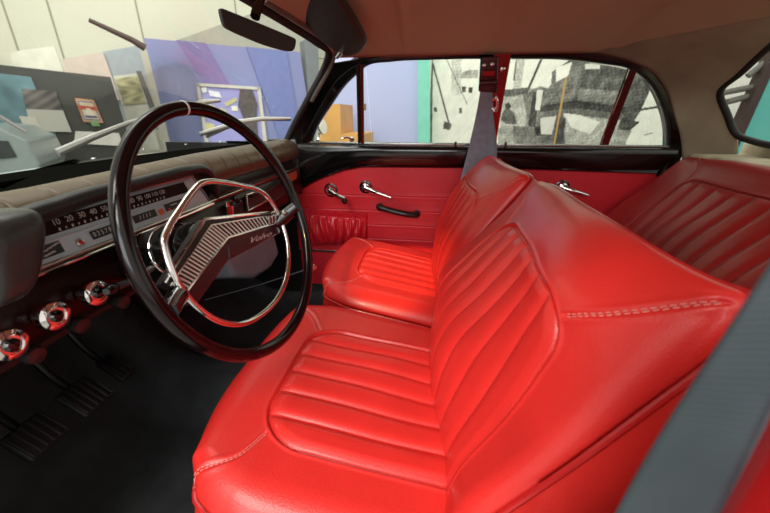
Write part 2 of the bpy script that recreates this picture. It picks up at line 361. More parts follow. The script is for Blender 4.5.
def printmesh(name, P, colr, parent, d):
    ny, nx = P.shape[:2]; mb = MB(); mb.grid(P); me = bpy.data.meshes.new(name); me.from_pydata(mb.v, [], mb.f); me.update()
    ca = me.color_attributes.new('print', 'FLOAT_COLOR', 'POINT'); c4 = np.concatenate([colr, np.ones(colr.shape[:2]+(1,))], -1); ca.data.foreach_set('color', c4.ravel().astype(np.float32))
    me.materials.append(VC); o = bpy.data.objects.new(name, me); COL.objects.link(o); attach(o, parent)
    m = o.modifiers.new('solid', 'SOLIDIFY'); m.thickness = 0.003; m.offset = 0
    return o
VC = vcol_mat('printed_picture')
def lin(c): c = np.asarray(c, float)/255; return np.where(c <= 0.04045, c/12.92, ((c+0.055)/1.055)**2.4)
def paint_rects(base, rects):
    def f(u, v):
        C = np.zeros(u.shape+(3,))+lin(base)
        for (u0, v0, u1, v1, col) in rects:
            k = (u >= u0) & (u <= u1) & (v >= v0) & (v <= v1); C[k] = lin(col)
        return C
    return f
# dark exhibit board with printed sheets (left, through the windscreen)
PD = Plane(wallpt(110, 4.6))
bd = thing('exhibit_board', 'large black display board with teal and white printed sheets seen through the windscreen', 'display board', PD.at(60, 150)*[1, 1, 0]+[0, 0, GROUND])
flat('board_panel', PD, [(-60, 58), (110, 77), (152, 215), (-30, 240)], mat('black_board', srgb(72, 74, 68), 0.7), bd, 0.05)
flat('teal_sheet', PD, [(-30, 70), (31, 77), (57, 137), (-20, 140)], mat('teal_paper', srgb(112, 148, 154), 0.7, var=0.25, vscale=6), bd, 0.006, 0.01)
printed('photo_sheet', PD, [(22, 89), (56, 91), (72, 132), (32, 131)], lambda u, v: np.where((v > 0.46)[..., None], lin([205, 204, 190])*np.ones(u.shape+(3,)), lin([118, 114, 108])*(0.8+0.5*np.sin(9*u+14*v)*np.sin(17*v+5*u))[..., None]), bd, off=0.02)
flat('small_card', PD, [(20, 116), (37, 117), (42, 130), (26, 129)], mat('white_card', srgb(222, 218, 200), 0.7), bd, 0.004, 0.03)
def stamp(u, v):
    C = np.zeros(u.shape+(3,))+lin([222, 205, 170]); r = np.maximum(abs(u-.5)*2, abs(v-.5)*2)
    C[(r > .86)] = lin([205, 150, 110]); C[(r < .8) & (r > .7)] = lin([90, 100, 135]); C[(abs(v-.38) < .09) & (r < .95)] = lin([200, 92, 70]); C[(np.hypot(u-.5, (v-.58)) < .2)] = lin([235, 225, 200]); C[(abs(v-.75) < .05) & (r < .62)] = lin([90, 100, 135])
    return C
printed('emblem_card', PD, [(75, 98), (94, 100), (104, 123), (84, 122)], stamp, bd, off=0.02)
flat('green_tag', PD, [(90, 121), (98, 121), (101, 126), (93, 126)], mat('green_card', srgb(130, 170, 110), 0.7), bd, 0.004, 0.03)
flat('white_sheet', PD, [(76, 131), (119, 133), (124, 146), (74, 143)], mat('white_card2', srgb(235, 232, 220), 0.7), bd, 0.004, 0.02)
# pale boards leaning above it
PE = Plane(wallpt(110, 6.2))
o = flat('white_poster', PE, [(10, 52), (54, 46), (75, 100), (20, 100)], mat('pale_poster', srgb(232, 232, 214), 0.75, var=0.08, vscale=9), None, 0.03); tag(o, 'pale white poster behind the top of the black display board', 'poster')
o = flat('pink_poster', PE, [(62, 59), (103, 52), (120, 100), (75, 100)], mat('pink_poster', srgb(216, 200, 186), 0.75), None, 0.03); tag(o, 'pale pink poster behind the top edge of the black display board', 'poster')
o = flat('grey_panel', PE, [(102, 51), (142, 44), (165, 130), (118, 130)], mat('blue_grey_panel', srgb(168, 176, 180), 0.7), None, 0.03, -0.06); tag(o, 'blue grey hall panel left of the tall blue partition', 'panel')
PF = Plane(wallpt(125, 5.2))
sb = thing('picture_board', 'narrow board with a faded yellowish picture beside the blue partition', 'board', PF.at(130, 150)*[1, 1, 0]+[0, 0, GROUND])
flat('board_panel', PF, [(113, 76), (139, 73), (160, 150), (136, 150)], mat('offwhite_board', srgb(205, 205, 190), 0.7), sb, 0.03)
printed('picture', PF, [(115, 79), (137, 76), (146, 103), (124, 105)], lambda u, v: lin([170, 165, 125])*(0.55+0.9*np.clip(0.5+0.5*np.sin(8*u+3*np.sin(9*v))*np.sin(11*v+2), 0, 1))[..., None]*np.ones(3), sb, off=0.01)
flat('edge_rail', PF, [(136, 71), (141, 71), (156, 110), (151, 112)], mat('dark_rail', srgb(95, 95, 88), 0.5), sb, 0.04, 0.01)
flat('edge_rail', PF, [(140, 50), (147, 50), (172, 150), (164, 150)], mat('pale_rail', srgb(185, 182, 165), 0.6), sb, 0.05, -0.01)
# blue partition with a framed display
PA = Plane(wallpt(144, 5.6))
bl = thing('blue_partition', 'tall blue violet exhibition partition seen through the windscreen', 'partition', PA.at(200, 150)*[1, 1, 0]+[0, 0, GROUND])
flat('wall_board', PA, [(144, 38), (300, 52), (322, 190), (180, 200)], mat('blue_partition_paint', srgb(134, 142, 184), 0.75, var=0.05, vscale=1.2), bl, 0.08)
flat('violet_band', PA, [(176, 40), (206, 43), (250, 120), (226, 120)], mat('violet_paint', srgb(132, 120, 168), 0.75), bl, 0.004, 0.005)
flat('corner_post', PA, [(246, 47), (286, 51), (306, 170), (290, 168)], mat('blue_post_paint', srgb(118, 130, 182), 0.75), bl, 0.10, 0.03)
PG = Plane(PA.q-NRM*0.04)
fr = thing('framed_display', 'pale framed display of labels and a hanging garment on the blue partition', 'display frame', PG.at(230, 120)*[1, 1, 0]+[0, 0, -0.3])
flat('backing', PG, [(196, 83), (259, 87), (267, 150), (206, 150)], mat('frame_backing', srgb(160, 160, 215), 0.7), fr, 0.02)
for q in ([(196, 83), (259, 87), (260, 90), (197, 86)], [(196, 83), (199, 84), (210, 150), (206, 150)], [(257, 87), (260, 87), (268, 150), (264, 150)]): flat('frame_bar', PG, q, mat('pale_frame', srgb(205, 203, 190), 0.6), fr, 0.03, 0.02)
flat('garment', PG, [(240, 89), (252, 90), (257, 104), (256, 117), (259, 150), (247, 150), (243, 117), (238, 105)], mat('khaki_cloth', srgb(92, 88, 86), 0.9, var=0.3, vscale=20), fr, 0.03, 0.03)
for q, c in (([(201, 88), (206, 87), (207, 92), (203, 93)], (235, 235, 235)), ([(208, 90), (219, 92), (222, 98), (210, 96)], (235, 235, 240)), ([(224, 103), (236, 97), (237, 101), (226, 107)], (196, 190, 140)), ([(231, 106), (237, 106), (238, 111), (232, 111)], (235, 232, 210)), ([(219, 107), (226, 110), (228, 117), (221, 113)], (205, 200, 150)), ([(208, 104), (215, 106), (217, 112), (211, 110)], (215, 212, 175)), ([(204, 122), (214, 124), (215, 130), (206, 129)], (214, 210, 150))):
    flat('label', PG, q, mat('tag_%d_%d' % (c[0], c[2]), srgb(*c), 0.7), fr, 0.004, 0.01)
PH = Plane(wallpt(300, 6.35))
rb = thing('photo_board', 'white board with a red and black photograph beside the windscreen pillar', 'board', PH.at(300, 120)*[1, 1, 0]+[0, 0, GROUND])
flat('board_panel', PH, [(284, 70), (330, 66), (336, 160), (286, 160)], mat('pale_board', srgb(210, 212, 200), 0.7), rb, 0.04)
printed('photograph', PH, [(285, 77), (306, 75), (308, 99), (287, 101)], lambda u, v: np.where((np.sin(7*u+4*v)*np.sin(9*v-3*u) > 0.1)[..., None], lin([205, 110, 105]), lin([95, 80, 78]))*np.ones(u.shape+(3,)), rb, off=0.01)
o = flat('grey_column', Plane(wallpt(312, 5.9)), [(304, 40), (318, 36), (320, 100), (309, 100)], mat('grey_column_paint', srgb(120, 126, 128), 0.7), None, 0.2); tag(o, 'dark grey column behind the windscreen pillar', 'column')
o = flat('grey_beam', Plane(wallpt(230, 6.6)), [(172, 42), (250, 14), (345, 10), (345, 60), (240, 52)], mat('olive_beam', srgb(176, 176, 160), 0.7), None, 0.1); tag(o, 'grey hall beam above the blue partition', 'beam')
# far side seen through the passenger windows
class PlY:
    def __init__(s, y): s.y = y
    def at(s, px, py): return A(px, py, s.y)
def flaty(name, y, corners, material, parent=None, th=0.04):
    return obj(name, MB().prism([A(*c, y) for c in corners], (0, th, 0)), material, parent, smooth=False)
o = flaty('lavender_partition', 3.9, [(331, 20), (418, 20), (418, 300), (331, 300)], mat('lavender_paint', srgb(178, 186, 228), 0.75, var=0.02, vscale=2)); tag(o, 'lavender blue partition outside the front passenger window', 'partition')
o = flaty('teal_post', 3.85, [(418, 20), (430, 20), (430, 300), (418, 300)], mat('teal_post_paint', srgb(128, 208, 190), 0.7), None, 0.1); tag(o, 'teal post at the end of the lavender partition', 'post')
o = flaty('wooden_cabinet', 3.2, [(318, 104), (340, 104), (341, 134), (364, 134), (364, 240), (318, 240)], mat('yellow_wood', srgb(214, 160, 88), 0.5, var=0.12, vscale=5), None, 0.5); tag(o, 'honey coloured wooden cabinet outside the small front quarter window', 'cabinet')
# black and white mural
MY = 4.0
mp0, mp1 = A(430, 40, MY), A(760, 260, MY)
x0, x1 = A(430, 100, MY)[0], 3.2; z0, z1 = -1.1, 1.25
nx, nz = 640, 320
X, Z = np.meshgrid(np.linspace(x0, x1, nx), np.linspace(z0, z1, nz))
G = np.full(X.shape, 232.0)
def pip(poly):
    pts = [A(px, py, MY) for px, py in poly]; c = np.zeros(X.shape, bool)
    for i in range(len(pts)):
        xa, za = pts[i][0], pts[i][2]; xb, zb = pts[i-1][0], pts[i-1][2]
        k = ((za > Z) != (zb > Z)); c ^= k & (X < (xb-xa)*(Z-za)/((zb-za) if abs(zb-za) > 1e-9 else 1e-9)+xa)
    return c
def mpoly(poly, g): G[pip(poly)] = g
def mline(p, q, wd, g):
    a, b = A(*p, MY), A(*q, MY); vx, vz = b[0]-a[0], b[2]-a[2]; k = np.clip(((X-a[0])*vx+(Z-a[2])*vz)/(vx*vx+vz*vz), 0, 1)
    G[np.hypot(X-a[0]-k*vx, Z-a[2]-k*vz) < wd*0.012*0.5] = g
mpoly([(430, 97), (440, 95), (466, 92), (480, 92), (480, 200), (430, 200)], 225)
mpoly([(452, 56), (462, 56), (461, 95), (451, 96)], 196)
mpoly([(458, 78), (463, 72), (470, 70), (478, 70), (478, 78)], 170)
mpoly([(430, 60), (433, 60), (432, 145), (430, 145)], 110)
for q in ((462, 86.5), (468.5, 87)): mpoly([(q[0], q[1]), (q[0]+4, q[1]), (q[0]+4, q[1]+6), (q[0], q[1]+6)], 70)
for q in ((434, 107), (459, 108)): mpoly([(q[0], q[1]), (q[0]+3, q[1]), (q[0]+3, q[1]+5), (q[0], q[1]+5)], 80)
mline((433, 64), (449, 124), 1.6, 95); mline((446, 58), (467, 104), 0.8, 130)
mpoly([(444, 121), (452, 124), (450, 130), (443, 129)], 90)
mpoly([(505, 92), (520, 88), (545, 88), (560, 95), (560, 200), (500, 200), (500, 100)], 176)
mpoly([(516, 57), (525, 57), (521, 90), (513, 90)], 190)
mline((541, 60), (527, 92), 2.0, 75); mline((517, 57), (514, 80), 1.2, 100)
mpoly([(503, 90), (530, 87), (528, 93), (512, 97), (503, 96)], 95)
mpoly([(523, 95), (540, 86), (553, 90), (545, 130), (528, 125)], 120)
mpoly([(533, 92), (540, 92), (534, 135), (527, 133)], 60); mpoly([(537, 90), (543, 90), (540, 110), (535, 110)], 225)
mpoly([(503, 111), (508, 108), (514, 112), (517, 124), (506, 124), (501, 120)], 85)
mpoly([(505, 104), (509, 102), (511, 106), (509, 110), (505, 109)], 60)
mpoly([(498, 128), (512, 124), (518, 150), (498, 150)], 165); mpoly([(513, 126), (556, 128), (556, 150), (514, 150)], 120)
mpoly([(534, 127), (556, 124), (556, 134), (536, 136)], 55)
mpoly([(552, 72), (572, 58), (572, 58), (640, 60), (640, 150), (545, 150)], 110)          # stacked crates
mpoly([(544, 92), (572, 62), (584, 62), (572, 100), (552, 108)], 128)
mpoly([(556, 68), (572, 62), (568, 76), (556, 82)], 238)
mpoly([(584, 66), (634, 70), (624, 104), (578, 99)], 95); mpoly([(585, 64), (600, 62), (600, 69), (585, 69)], 215)
mpoly([(580, 88), (626, 92), (622, 104), (577, 100)], 145)
mpoly([(577, 101), (626, 107), (624, 114), (576, 108)], 50); mpoly([(540, 106), (578, 100), (576, 108), (540, 112)], 70)
mpoly([(563, 114), (620, 120), (612, 150), (566, 150)], 190); mpoly([(563, 113), (580, 115), (600, 122), (590, 134), (572, 128)], 222)
mpoly([(540, 118), (556, 116), (552, 134), (541, 134)], 208); mpoly([(556, 116), (566, 118), (562, 150), (553, 150)], 75)
mpoly([(640, 74), (655, 84), (648, 110), (632, 124), (622, 120), (632, 96)], 88)
mpoly([(648, 62), (700, 62), (700, 160), (622, 160), (628, 130), (640, 112), (652, 86)], 226)
mpoly([(622, 118), (640, 122), (628, 132), (618, 128)], 66); mpoly([(618, 130), (632, 130), (622, 150), (612, 150)], 170)
mline((632, 111), (664, 106), 1.8, 70); mline((645, 135), (652, 133), 1.2, 150)
mpoly([(700, 40), (790, 30), (790, 200), (690, 200)], 214)
nse = np.zeros(X.shape)
for k in range(40):
    fm_ = 60 if k < 14 else 240
    fx, fz, ph = RNG.uniform(-fm_, fm_), RNG.uniform(-fm_, fm_), RNG.uniform(0, 6); nse += np.sin(fx*X+fz*Z+ph)*(1.0 if k < 14 else 0.9)
dark = (G < 200); G = np.where(dark & (X > A(545, 100, MY)[0]), G*0.88, G)
G = np.clip(G+nse*np.where(dark, 3.6, 1.0), 20, 245)
C3 = np.stack([G*1.0, G*1.0, G*0.955], -1)
k = np.zeros(X.shape, bool)
a_, b_ = A(566, 78, MY), A(553, 150, MY); vx, vz = b_[0]-a_[0], b_[2]-a_[2]; kk = np.clip(((X-a_[0])*vx+(Z-a_[2])*vz)/(vx*vx+vz*vz), 0, 1)
C3[np.hypot(X-a_[0]-kk*vx, Z-a_[2]-kk*vz) < 0.009] = (190, 150, 90)
mu = thing('photo_mural', 'huge black and white wall photograph of a quayside with stacked crates outside the passenger windows', 'mural', ((x0+x1)/2, MY, GROUND))
printmesh('photograph', np.stack([X, X*0+MY, Z], -1), lin(C3), mu, (0, .003, 0))
obj('backing_board', MB().box(((x0+x1)/2, MY+0.04, (z0+z1)/2-0.03), (x1-x0, 0.06, z1-z0+0.14)), mat('dark_backing', (0.05, 0.05, 0.05), 0.8), mu, smooth=False)
# things beyond the rear window
o = obj('teal_display_board', MB().prism([A(733, 160, 3.0), A(800, 160, 3.0), A(850, 20, 3.0), A(788, 40, 3.0)], (0, 0.05, 0)), mat('teal_panel_paint', srgb(84, 168, 160), 0.6, var=0.03)); tag(o, 'teal panel seen through the rear window', 'panel')
rl = thing('dark_beam', 'dark slanting post beside the teal panel in the rear window', 'post', A(745, 140, 2.9)*[1, 1, 0]+[0, 0, GROUND])
obj('post', MB().prism([A(724, 160, 2.9), A(733, 160, 2.9), A(785, 45, 2.9), A(776, 45, 2.9)], (0, 0.08, 0)), mat('dark_brown_paint', srgb(52, 36, 30), 0.6), rl, smooth=False)
for q in ([(722, 93), (758, 86)], [(727, 102), (750, 96)], [(748, 76), (768, 60)]): obj('rail', MB().cyl(A(*q[0], 2.95), A(*q[1], 2.95), 0.02, n=10), mat('grey_rail_paint', srgb(90, 88, 82), 0.6), rl)
# hanging dark rod seen through the windscreen
o = obj('hanging_rod', MB().tube([AP(89, 20, wallpt(110, 4.0), NRM), AP(132, 40, wallpt(110, 4.0), NRM), AP(145, 48, wallpt(110, 4.0), NRM)], [0.016, 0.024, 0.030], 10), mat('dark_rod_paint', srgb(66, 52, 46), 0.5)); tag(o, 'dark brown rod hanging high in the hall left of the mirror', 'rod')
# neighbouring exhibit behind the bonnet
PN = wallpt(20, 3.4)
nb = thing('neighbouring_vehicle', 'pale vehicle corner with dark window at the left edge of the windscreen', 'vehicle', AP(0, 160, PN, NRM)*[1, 1, 0]+[0, 0, GROUND])
obj('body_panel', MB().prism([AP(-40, 124, PN, NRM), AP(0, 128, PN, NRM), AP(27, 141, PN, NRM), AP(40, 165, PN, NRM), AP(30, 230, PN, NRM), AP(-50, 240, PN, NRM)], NRM*0.8), mat('pale_car_paint', srgb(170, 185, 180), 0.3, coat=0.4), nb, smooth=False, bevel=0.02)
obj('side_window', MB().prism([AP(-30, 138, PN, NRM)-NRM*0.01, AP(8, 141, PN, NRM)-NRM*0.01, AP(17, 157, PN, NRM)-NRM*0.01, AP(-30, 162, PN, NRM)-NRM*0.01], NRM*0.02), mat('dark_window', srgb(70, 78, 78), 0.1), nb, smooth=False)
obj('roof_gutter', MB().tube([AP(-30, 108, PN, NRM)-NRM*0.02, AP(2, 117, PN, NRM)-NRM*0.02, AP(27, 132, PN, NRM)-NRM*0.02], 0.012, 8), CHROME, nb)

# ------------------------------------------------------------------ car body (floor, roof, pillars)
car = thing('car_body', 'black saloon car body with beige roof lining, seen from inside the open driver door', 'car', (0.1, 0.8, -0.8))
FL = -0.79
# floor with raised tunnel and sloping toe board
ys = np.array([0.10, 0.13, 0.16, 0.66, 0.70, 0.74, 0.80, 0.86, 0.90, 0.94, 1.40, 1.44]); hz = np.array([0.10, 0.05, 0, 0, 0.03, 0.10, 0.13, 0.10, 0.03, 0, 0, 0.03])
xs = [-1.12, -1.02, -0.92, -0.84, -0.78, -0.4, 0.0, 0.28, 0.32, 0.6, 0.9]; lift = [0.42, 0.28, 0.14, 0.04, 0, 0, 0, 0, 0, 0.03, 0.03]
yy = np.linspace(0.10, 1.44, 70); hh = np.interp(yy, ys, hz); xx = np.linspace(-1.12, 0.9, 90); lf = herm(xs, lift, xx)
fl = np.stack(np.broadcast_arrays(xx[:, None], yy[None, :], FL+hh[None, :]+lf[:, None]), -1)
obj('floor_mat', MB().grid(fl), CARPET, car, solid=0.01, angle=180)
obj('firewall', MB().box((-1.13, 0.77, -0.51), (0.04, 1.34, 0.62)), BLKVINYL, car, smooth=False)
obj('door_sill', MB().box((-0.12, 0.115, -0.735), (1.1, 0.09, 0.10), bev=0.012), BLKVINYL, car)
# near B pillar
obj('door_pillar', MB().box((0.195, 0.125, -0.30), (0.09, 0.05, 0.96), bev=0.012), REDPAINT, car, label='red centre door pillar by the driver belt')
obj('rear_side_panel', MB().box((0.60, 0.095, -0.45), (0.70, 0.04, 0.66), bev=0.01), VINYL, car)
obj('kick_panel', MB().box((-0.86, 1.455, -0.46), (0.56, 0.03, 0.70)), BLKVINYL, car, smooth=False)
obj('kick_panel', MB().box((-0.86, 0.075, -0.46), (0.56, 0.03, 0.66)), BLKVINYL, car, smooth=False)
# roof lining
vv = np.linspace(-1, 1, 61); uu = np.linspace(0, 1, 140)
def head(v): y = 0.745+0.551*v; a = np.abs(v); return np.stack([-0.435+0.105*a**2.2, y, 0.246-0.070*a**2.2], -1)
def tail(v):
    a = np.abs(v); x = np.interp(a, [0, 0.46, 1.0], [0.84, 0.80, 0.45]); y = 0.745+0.556*v; z = np.interp(a, [0, 0.46, 1.0], [0.228, 0.215, 0.175]); return np.stack([x, y, z], -1)
Hh, Tt = head(vv), tail(vv); P = Hh[None]*(1-uu[:, None, None])+Tt[None]*uu[:, None, None]
arch = np.sin(PI*np.clip(uu, 0, 1))**0.7
P[..., 2] += 0.05*arch[:, None]*(1-np.abs(vv)**4)[None]
for xc in (-0.10, 0.20, 0.52): P[..., 2] -= (0.012*np.exp(-((P[..., 0]-xc)/0.012)**2)-0.006*np.exp(-((P[..., 0]-xc)/0.08)**2))*(1-np.abs(vv)**6)[None]
obj('roof_lining', MB().grid(P), LINER, car, angle=180, solid=0.006)
P2 = P.copy(); P2[..., 2] += 0.03; P2[..., 1] = 0.745+(P2[..., 1]-0.745)*1.02
obj('roof_skin', MB().grid(P2), BLKGLOSS, car, angle=180, solid=0.004)
# rear quarter lining between side window and rear window
CA = smoothpath([(.45, 1.299, .177), (.568, 1.307, .154), (.644, 1.317, .129), (.716, 1.34, .077), (.788, 1.377, -.005), (.869, 1.42, -.12), (.90, 1.43, -.26)], 50)
CB = smoothpath([(.80, 1.0, .215), (.825, 1.13, .165), (.85, 1.24, .110), (.871, 1.33, .061), (.915, 1.335, -.0), (.962, 1.33, -.068), (1.0, 1.33, -.2)], 50)
t = np.linspace(0, 1, 16)[None, :, None]; Pq = CA[:, None]*(1-t)+CB[:, None]*t; Pq[..., 1] += 0.02*np.sin(PI*t[..., 0])*np.linspace(0, 1, 50)[:, None]
for sgn, nm in ((1, 'quarter_lining'), (-1, 'quarter_lining')):
    Q = Pq.copy(); 
    if sgn < 0: Q[..., 1] = 1.49-Q[..., 1]
    obj(nm, MB().grid(Q), mat('quarter_cloth', srgb(160, 150, 128), 0.7, var=0.2, vscale=7), car, angle=180, solid=0.006)
# parcel shelf
obj('parcel_shelf', MB().box((0.96, 0.745, -0.145), (0.24, 1.17, 0.05), bev=0.01), mat('shelf_cloth', srgb(200, 190, 160), 0.6, var=0.35, vscale=11), car)
obj('rear_shelf_lip', MB().box((1.01, 0.745, -0.15), (0.04, 1.19, 0.14), bev=0.01), mat('shelf_cloth', srgb(200, 190, 160), 0.6, var=0.35, vscale=11), car)
# windscreen surround
WE = [(-0.60, 1.405, -0.13), (-0.56, 1.402, -0.065), (-0.46, 1.355, 0.055), (-0.372, 1.305, 0.160), (-0.352, 1.270, 0.185), (-0.365, 1.18, 0.203), (-0.40, 1.05, 0.225), (-0.432, 0.9, 0.242), (-0.440, 0.745, 0.247)]
WEm = [(a, 1.49-b, c) for a, b, c in WE[:-1][::-1]]
wpath = smoothpath(WE+WEm, 160)
obj('windscreen_frame', MB().tube(wpath, 0.013, 12), BLKRUB, car)
off = wpath+np.array([0.022, 0, 0.004]); off[:, 1] = 0.745+(wpath[:, 1]-0.745)*0.985
obj('windscreen_trim', MB().tube(off[18:-18], 0.008, 10), mat('grey_trim_paint', srgb(110, 112, 104), 0.3, coat=0.3), car)
# A pillars
for sgn in (1, -1):
    a = np.array([(-0.60, 1.415, -0.13), (-0.548, 1.405, -0.055), (-0.45, 1.355, 0.06), (-0.362, 1.307, 0.160)]); b = np.array([(-0.50, 1.43, -0.13), (-0.468, 1.415, -0.055), (-0.375, 1.365, 0.06), (-0.335, 1.335, 0.112), (-0.255, 1.300, 0.172)])
    a, b = resample(a, 20), resample(b, 20)
    if sgn < 0: a[:, 1] = 1.49-a[:, 1]; b[:, 1] = 1.49-b[:, 1]
    obj('windscreen_pillar', MB().strip(a, b, (0, 0.03*sgn, 0)), BLKGLOSS, car, bevel=0.004)
    if sgn < 0: continue
    obj('pillar_screw', MB().lathe([(0.005, 0), (0.004, 0.002), (0.001, 0.003)], (-0.50, 1.376, 0.0), (0.2, -1, 0.2), 12), CHROME, car)
# cowl and bonnet outside
obj('bonnet', MB().grid(np.array([[(-0.74-0.06*i, yv, -0.15-0.017*i-0.02*((yv-0.745)/0.6)**2*(1+0.1*i)) for yv in np.linspace(0.1, 1.40, 20)] for i in range(18)])), BLKGLOSS, car, angle=180, solid=0.01)
# roof rail over the far doors
rr_ = smoothpath([(-.40, 1.375, .045), (-.345, 1.335, .115), (-.29, 1.315, .155), (-.255, 1.305, .168), (-.15, 1.30, .180), (.13, 1.299, .184), (.45, 1.303, .180), (.568, 1.311, .160), (.66, 1.33, .128), (.73, 1.352, .077), (.80, 1.39, -.005), (.885, 1.43, -.12)], 90)
obj('roof_rail', MB().tube(rr_+[0, 0.012, 0.004], 0.013, 10), BLKRUB, car)
# sheet metal under belt, outside of doors
obj('outer_side_panel', MB().box((0.0, 1.515, -0.545), (1.9, 0.03, 0.76), bev=0.01), BLKGLOSS, car)
# windscreen glass
gp = []
for i in range(25):
    tt = i/24.0; ang = tt*2-1; yv = 0.745+0.66*ang
    bx = -0.80+0.20*abs(ang)**3; bz = -0.10-0.02*abs(ang)**2
    tx = -0.440+0.085*abs(ang)**2.4; tz = 0.247-0.07*abs(ang)**2.4; ty = 0.745+0.55*ang
    gp.append([(bx*(1-k)+tx*k, yv*(1-k)+ty*k, bz*(1-k)+tz*k) for k in np.linspace(0, 1, 9)])
ws = obj('windscreen', MB().grid(np.array(gp)), GLASS_W, None, angle=180); tag(ws, 'clear curved windscreen glass between mirror and dashboard top', 'windscreen')
# rear window
RG = smoothpath([(.80, 1.0, .215), (.825, 1.13, .165), (.85, 1.24, .110), (.871, 1.33, .061), (.915, 1.335, -.0), (.955, 1.325, -.060), (.972, 1.27, -.078), (1.0, 1.1, -.083), (1.02, 0.745, -.085)], 60)
RGi = RG.copy(); RGi[:, 1] -= 0.012
RGm = RG[::-1].copy(); RGm[:, 1] = 1.49-RGm[:, 1]
rw = thing('rear_window', 'curved rear window with thick black rubber seal behind the rear seat', 'window', (0.98, 0.745, -0.1))
full = np.concatenate([RG, RGm[1:]])
obj('rubber_seal', MB().tube(full, 0.010, 12, closed=True), BLKRUB, rw)
tp, bt = RG[:30], RG[30:][::-1]
g2 = []
for k in np.linspace(0, 1, 30):
    i0 = 4+int(k*20); a = RG[min(i0, 29)]
    g2.append(a)
half = RG; cpt = np.array([0.93, 0.745, 0.09])
gm = MB(); ring = full; V = [cpt]+list(ring); F = [(0, i+1, (i+1) % len(ring)+1) for i in range(len(ring))]; gm.add(V, F)
obj('glass_pane', gm, GLASS_S, rw, angle=180)

# ------------------------------------------------------------------ passenger doors
YD = 1.44
def side(x, z): return (x, 1.42-0.45*max(0, z+0.1), z)
RED_DOOR_RAIL = BLKGLOSS
fd = thing('front_door', 'front passenger door with red vinyl panel and gathered map pocket', 'car door', (-0.18, 1.45, -0.75))
inn = [(-.485, 1.42, -.102), (-.467, 1.405, -.068), (-.38, 1.359, .035), (-.314, 1.33, .101), (-.264, 1.314, .136), (-.242, 1.306, .150), (-.15, 1.301, .163), (-.024, 1.299, .166), (.13, 1.299, .166), (.172, 1.30, .165)]
out = [(-.535, 1.42, -.115), (-.50, 1.405, -.068), (-.41, 1.359, .045), (-.345, 1.325, .111), (-.285, 1.308, .148), (-.255, 1.302, .163), (-.15, 1.294, .178), (-.024, 1.293, .180), (.13, 1.293, .180), (.172, 1.294, .180)]
obj('window_frame', MB().strip(smoothpath(inn, 60), smoothpath(out, 60), (0, 0.03, 0)), BLKGLOSS, fd, bevel=0.003)
ii = smoothpath(inn, 80); obj('window_seal', MB().tube(ii, 0.0035, 8), BLKRUB, fd)
def rail(x_0, x_1, botf, name, parent):
    nxx = 60; prof = [(1.425, 0.0), (1.412, 0.0), (1.407, 0.06), (1.406, 0.25), (1.408, 0.5), (1.414, 0.75), (1.422, 0.93), (1.432, 1.0), (1.45, 1.0), (1.45, 0.0)]
    P = []
    for xv in np.linspace(x_0, x_1, nxx):
        zb = botf(xv); P.append([(xv, yv, -0.113+(zb+0.113)*k) for yv, k in prof])
    return obj(name, MB().grid(np.array(P)), BLKGLOSS, parent, angle=50)
fb = lambda xv: float(np.interp(xv, [-0.60, -0.56, -0.50, -0.445, -0.36, -0.28, 0.2], [-0.34, -0.305, -0.27, -0.245, -0.215, -0.200, -0.195]))
rail(-0.60, 0.176, fb, 'belt_rail', fd)
obj('glass_channel', MB().box((-0.16, 1.418, -0.106), (0.66, 0.012, 0.012), bev=0.003), mat('dark_chrome', (0.35, 0.35, 0.33), 0.2, metal=1), fd)
for xv in (0.08,): obj('channel_clip', MB().box((xv, 1.410, -0.105), (0.008, 0.01, 0.02), bev=0.002), BLKRUB, fd)
# red trim panel, gently padded, with pressed lines
def panel(x_0, x_1, topf, zb, lines, name, parent, edge_l=None):
    nxx, nzz = 160, 220; P = np.zeros((nzz, nxx, 3)); xs_ = np.linspace(x_0, x_1, nxx)
    top = np.array([topf(q) for q in xs_])+0.006
    for i, k in enumerate(np.linspace(0, 1, nzz)):
        z = zb+(top-zb)*k; y = np.full(nxx, YD)
        for zl in lines: y = y+0.0022*np.exp(-((z-zl)/0.0018)**2)-0.0010*np.exp(-((z-zl)/0.012)**2)
        y = y-0.004*np.clip(np.minimum(np.minimum(xs_-x_0, x_1-xs_)/0.02, 1), 0, 1)+0.0008*np.sin(xs_*31+z*17)
        P[i, :, 0] = xs_; P[i, :, 1] = y; P[i, :, 2] = z
    return obj(name, MB().grid(P), VINYL, parent, angle=180, solid=0.004)
panel(-0.585, 0.172, fb, -0.567, [-0.315, -0.378, -0.440, -0.503], 'trim_panel', fd)
obj('lower_panel', MB().box((-0.205, 1.452, -0.66), (0.76, 0.02, 0.17), bev=0.004), VINYL, fd)
obj('metal_strip', MB().box((-0.205, 1.437, -0.572), (0.76, 0.008, 0.010), bev=0.002), ALU, fd)
